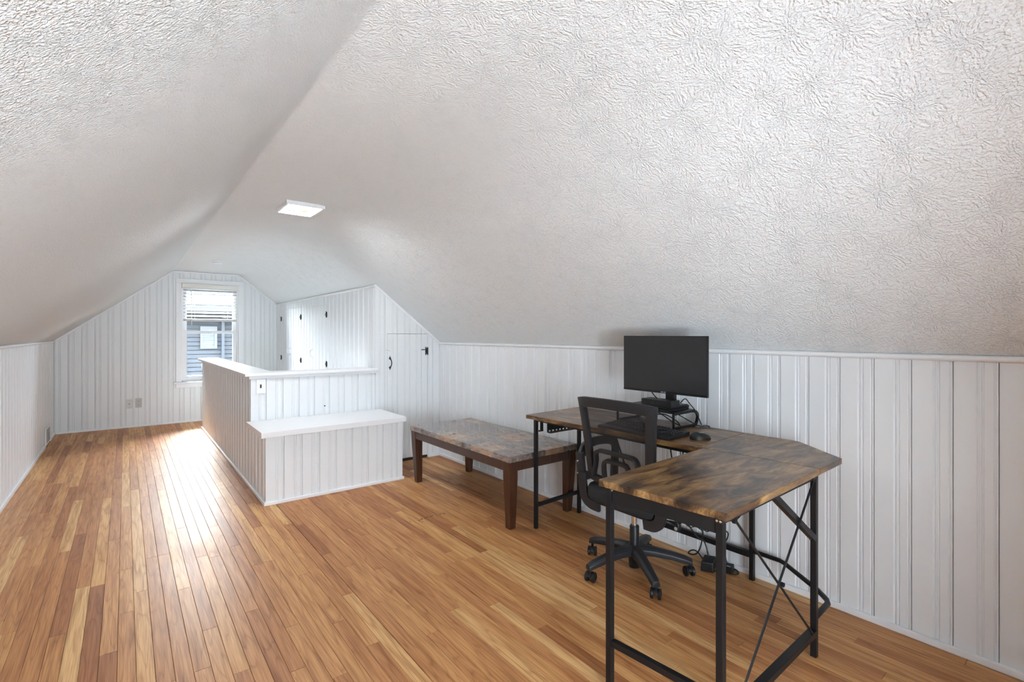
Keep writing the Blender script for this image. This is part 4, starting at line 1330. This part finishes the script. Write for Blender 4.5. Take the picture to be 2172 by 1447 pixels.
# section widths: heavy top bar, slimmer sides
outl, inl = [], []
for i, p in enumerate(loop_pts):
    y, z = p[1] - UY, p[2]
    tw_ = .022 if z < .93 else .030
    cy, cz = -y, .73 - z
    outl.append(p)
    w = .034 if z > .93 else .030
    # move inward in the (y,z) plane
    if z > .94: q = (y * .86, z - .052)
    elif z < .511: q = (y * .92, z + .034)
    else: q = (y - math.copysign(.044, y), min(max(z, .542), .900))
    inl.append(bp(*q))
dpt = .020
vs_ = []
for (a, b) in zip(outl, inl):
    vs_ += [(a[0] - .006, a[1], a[2]), (a[0] + dpt, a[1], a[2]), (b[0] + dpt, b[1], b[2]), (b[0] - .006, b[1], b[2])]
fs_ = []
for i in range(n_l):
    j = (i + 1) % n_l
    for c_ in range(4):
        fs_.append((i * 4 + c_, i * 4 + (c_ + 1) % 4, j * 4 + (c_ + 1) % 4, j * 4 + c_))
fr.add(vs_, fs_)
fr.build('back_frame', 'grey_plastic', ch, bevel=0.004, smooth=True)
def mesh_fn(u, v):
    z = .525 + (.920 - .525) * v
    y = (u * 2 - 1) * (side(z) - .012)
    p = bp(y, z)
    return (p[0] + .016, p[1], p[2])
MB().grid(mesh_fn, 16, 16).build('back_mesh', 'mesh', ch, smooth=True)
# lumbar support: two nested arches behind the mesh
def arch(w0, w1, z0, z1, wd):
    pts = [(-w1, z0), (-w0, z0 + (z1 - z0) * .55), (-w0 * .97, z1 - .025), (-w0 * .82, z1 - .004), (-w0 * .4, z1), (w0 * .4, z1), (w0 * .82, z1 - .004), (w0 * .97, z1 - .025), (w0, z0 + (z1 - z0) * .55), (w1, z0)]
    pp = smooth_path([(bx(y, z) - .004, UY + y, z) for y, z in pts], 4)
    return MB().bar(pp, .014, wd, up=(1, 0, 0))
arch(.135, .165, .535, .685, .026).build('lumbar_arch', 'grey_plastic', ch, smooth=True)
arch(.080, .080, .535, .640, .024).build('lumbar_arch', 'grey_plastic', ch, smooth=True)
# side brackets from the back down under the seat, and looped arms
for s_ in (-1, 1):
    yb_ = UY + s_ * .245
    path = smooth_path([(UX - .215, yb_ + s_ * .018, .640), (UX - .212, yb_ + s_ * .012, .560), (UX - .208, yb_ + s_ * .004, .480), (UX - .205, yb_ - s_ * .010, .410), (UX - .200, yb_ - s_ * .045, .378), (UX - .195, yb_ - s_ * .105, .372)], 6)
    MB().bar(path, .020, .052, up=(0, s_, 0)).build('side_bracket', 'grey_plastic', ch, bevel=0.003, smooth=True)
    MB().box(UX - .235, UX - .195, min(UY + s_ * .205, yb_ + s_ * .010), max(UY + s_ * .205, yb_ + s_ * .010), .505, .545).build('bracket_block', 'grey_plastic', ch, bevel=0.004)
    for zb2 in (.600, .535):
        MB().lathe([(.0, -.006), (.005, -.004), (.006, 0)], (UX - .243, yb_ + s_ * .006, zb2), 'X', 10).build('bolt', 'chrome', ch)
    arm = smooth_path([(UX - .20, yb_ + s_ * .020, .625), (UX - .16, yb_ + s_ * .030, .665), (UX - .06, yb_ + s_ * .036, .680), (UX + .05, yb_ + s_ * .034, .668), (UX + .09, yb_ + s_ * .030, .630), (UX + .075, yb_ + s_ * .022, .540), (UX + .055, yb_ + s_ * .005, .440), (UX + .05, yb_ - s_ * .040, .396)], 6)
    MB().bar(arm, .046, .024, up=(0, s_, 0)).build('armrest', 'black_plastic', ch, bevel=0.006, smooth=True)

# ------------------------------------------------------------------ cables and power bricks
def cable(pts, r, label, name='power_cable', group='black cables hanging behind the desk'):
    o = MB().tube(smooth_path(pts, 6), r, 8).build(name, 'cable', smooth=True)
    return tag(o, label, 'cable')
cable([(2.500, 1.60, .735), (2.500, 1.598, .40), (2.500, 1.596, .233), (2.500, 1.559, .197), (2.502, 1.511, .150), (2.52, 1.48, .13), (2.53, 1.46, .055)], .0042, 'straight black cable slanting down to the lower desk rail')
cable([(2.49, 1.62, .735), (2.495, 1.60, .45), (2.5, 1.59, .229), (2.5, 1.58, .201), (2.5, 1.553, .193), (2.5, 1.517, .206), (2.5, 1.484, .198), (2.5, 1.464, .207), (2.5, 1.441, .224), (2.505, 1.41, .231), (2.52, 1.38, .22), (2.53, 1.40, .10), (2.535, 1.405, .045)], .0026, 'thin black cable looping in waves below the desk')
cable([(2.50, 1.70, .735), (2.50, 1.64, .40), (2.5, 1.553, .232), (2.5, 1.511, .22), (2.5, 1.481, .202), (2.5, 1.477, .176), (2.5, 1.487, .119), (2.5, 1.505, .07), (2.5, 1.532, .046), (2.5, 1.559, .041), (2.5, 1.565, .046), (2.5, 1.547, .065), (2.5, 1.517, .072), (2.49, 1.480, .055), (2.485, 1.465, .045)], .0038, 'black cable curling in a ring above the floor behind the chair')
cable([(2.55, 1.56, .735), (2.55, 1.53, .35), (2.55, 1.514, .215), (2.55, 1.489, .179), (2.55, 1.461, .19), (2.55, 1.412, .207), (2.55, 1.376, .214), (2.55, 1.36, .209), (2.55, 1.362, .184), (2.55, 1.381, .131), (2.55, 1.37, .06), (2.55, 1.36, .042)], .0036, 'black cable bent sharply beside the rear desk leg')
cable([(2.15, 1.80, .72), (2.22, 1.72, .40), (2.27, 1.66, .285), (2.3, 1.612, .269), (2.3, 1.575, .271), (2.3, 1.545, .273)], .0045, 'thick black cable ending in a loose plug under the desk')
plug = thing('power_plug', 'black three-way plug dangling under the desk', 'plug', (2.3, 1.51, .26))
MB().tube([(2.3, 1.552, .273), (2.3, 1.520, .273)], .008, 10, scales=[.8, 1.1]).build('strain_relief', 'cable', plug)
MB().tube(smooth_path([(2.3, 1.522, .272), (2.3, 1.500, .278), (2.3, 1.484, .296), (2.3, 1.476, .312)], 4), .011, 10).build('plug_arm', 'black_plastic', plug, smooth=True)
MB().tube(smooth_path([(2.3, 1.505, .282), (2.3, 1.500, .262), (2.298, 1.506, .240)], 4), .015, 12).build('plug_body', 'black_plastic', plug, smooth=True)
MB().lathe([(.0, -.002), (.009, -.0015), (.010, 0)], (2.2835, 1.504, .252), 'X', 12).build('socket_face', 'vent_grey', plug)
bk = thing('power_brick', 'large black power brick on the floor behind the chair', 'power adapter', (2.50, 1.445, 0))
MB().hexa([(2.44, 1.455, .001), (2.47, 1.395, .001), (2.57, 1.435, .001), (2.54, 1.495, .001)], [(2.442, 1.453, .052), (2.470, 1.400, .052), (2.566, 1.437, .052), (2.538, 1.490, .052)]).build('body', 'black_plastic', bk, bevel=0.006)
MB().box(2.470, 2.472, 1.405, 1.425, .02, .035).build('rating_label', 'vent_grey', bk)
bk2 = thing('power_brick', 'smaller flat black power brick near the baseboard', 'power adapter', (2.55, 1.36, 0))
MB().hexa([(2.515, 1.375, .001), (2.530, 1.325, .001), (2.592, 1.345, .001), (2.577, 1.392, .001)], [(2.517, 1.374, .036), (2.531, 1.328, .036), (2.590, 1.346, .036), (2.576, 1.390, .036)]).build('body', 'black_plastic', bk2, bevel=0.004)
MB().box(2.535, 2.545, 1.340, 1.360, .0355, .0365).build('rating_label', 'vent_grey', bk2)
cable([(2.505, 1.440, .010), (2.490, 1.448, .006), (2.470, 1.446, .005), (2.462, 1.424, .005), (2.482, 1.404, .005), (2.515, 1.395, .008)], .0036, 'short black cable loop on the floor by the large brick', 'floor_cable')
cable([(2.535, 1.352, .010), (2.532, 1.330, .006), (2.545, 1.312, .005), (2.572, 1.312, .005), (2.592, 1.332, .005), (2.588, 1.350, .010)], .0036, 'short black cable loop on the floor by the baseboard', 'floor_cable')
cable([(2.520, 1.375, .036), (2.505, 1.357, .10), (2.5, 1.344, .084), (2.5, 1.344, .066), (2.515, 1.357, .05)], .0032, 'small black cable arching up between the two bricks', 'floor_cable')
cable([(2.20, 1.20, .395), (2.2, 1.166, .415), (2.18, 1.12, .44), (2.10, 1.00, .60), (2.06, .98, .728)], .003, 'thin black cable strung under the front desk panel')
# cables behind and under the riser
for k, (pts, lab) in enumerate([
        ([(2.50, 1.86, DZ + .10), (2.49, 1.80, DZ + .075), (2.48, 1.72, DZ + .050), (2.47, 1.64, DZ + .018), (2.46, 1.58, DZ + .006)], 'black cable drooping under the riser, lowest of the tangle'),
        ([(2.47, 1.84, DZ + .085), (2.46, 1.76, DZ + .055), (2.45, 1.68, DZ + .060), (2.44, 1.60, DZ + .035), (2.43, 1.57, DZ + .008)], 'black cable waving under the middle of the riser'),
        ([(2.52, 1.74, DZ + .085), (2.53, 1.66, DZ + .060), (2.54, 1.59, DZ + .030), (2.55, 1.53, DZ + .006), (2.585, 1.50, DZ + .006), (2.597, 1.49, DZ - .02), (2.597, 1.49, DZ - .20)], 'black cable leaving the riser over the back of the desk'),
        ([(2.44, 1.90, DZ + .085), (2.43, 1.87, DZ + .040), (2.42, 1.84, DZ + .006)], 'short black cable falling at the far end of the riser'),
        ([(2.50, 1.615, PZ + .012), (2.50, 1.585, PZ + .040), (2.51, 1.560, PZ + .010), (2.53, 1.545, PZ - .02), (2.555, 1.535, RZ + .05), (2.575, 1.53, RZ + .01)], 'black cable arching from the monitor base over the riser end'),
        ([(2.40, 1.745, .955), (2.40, 1.73, .935), (2.405, 1.705, PZ + .037), (2.43, 1.69, PZ + .02), (2.446, 1.70, PZ + .008)], 'black monitor cable running down behind the small computer')]):
    cable(pts, .003, lab, 'desk_cable')
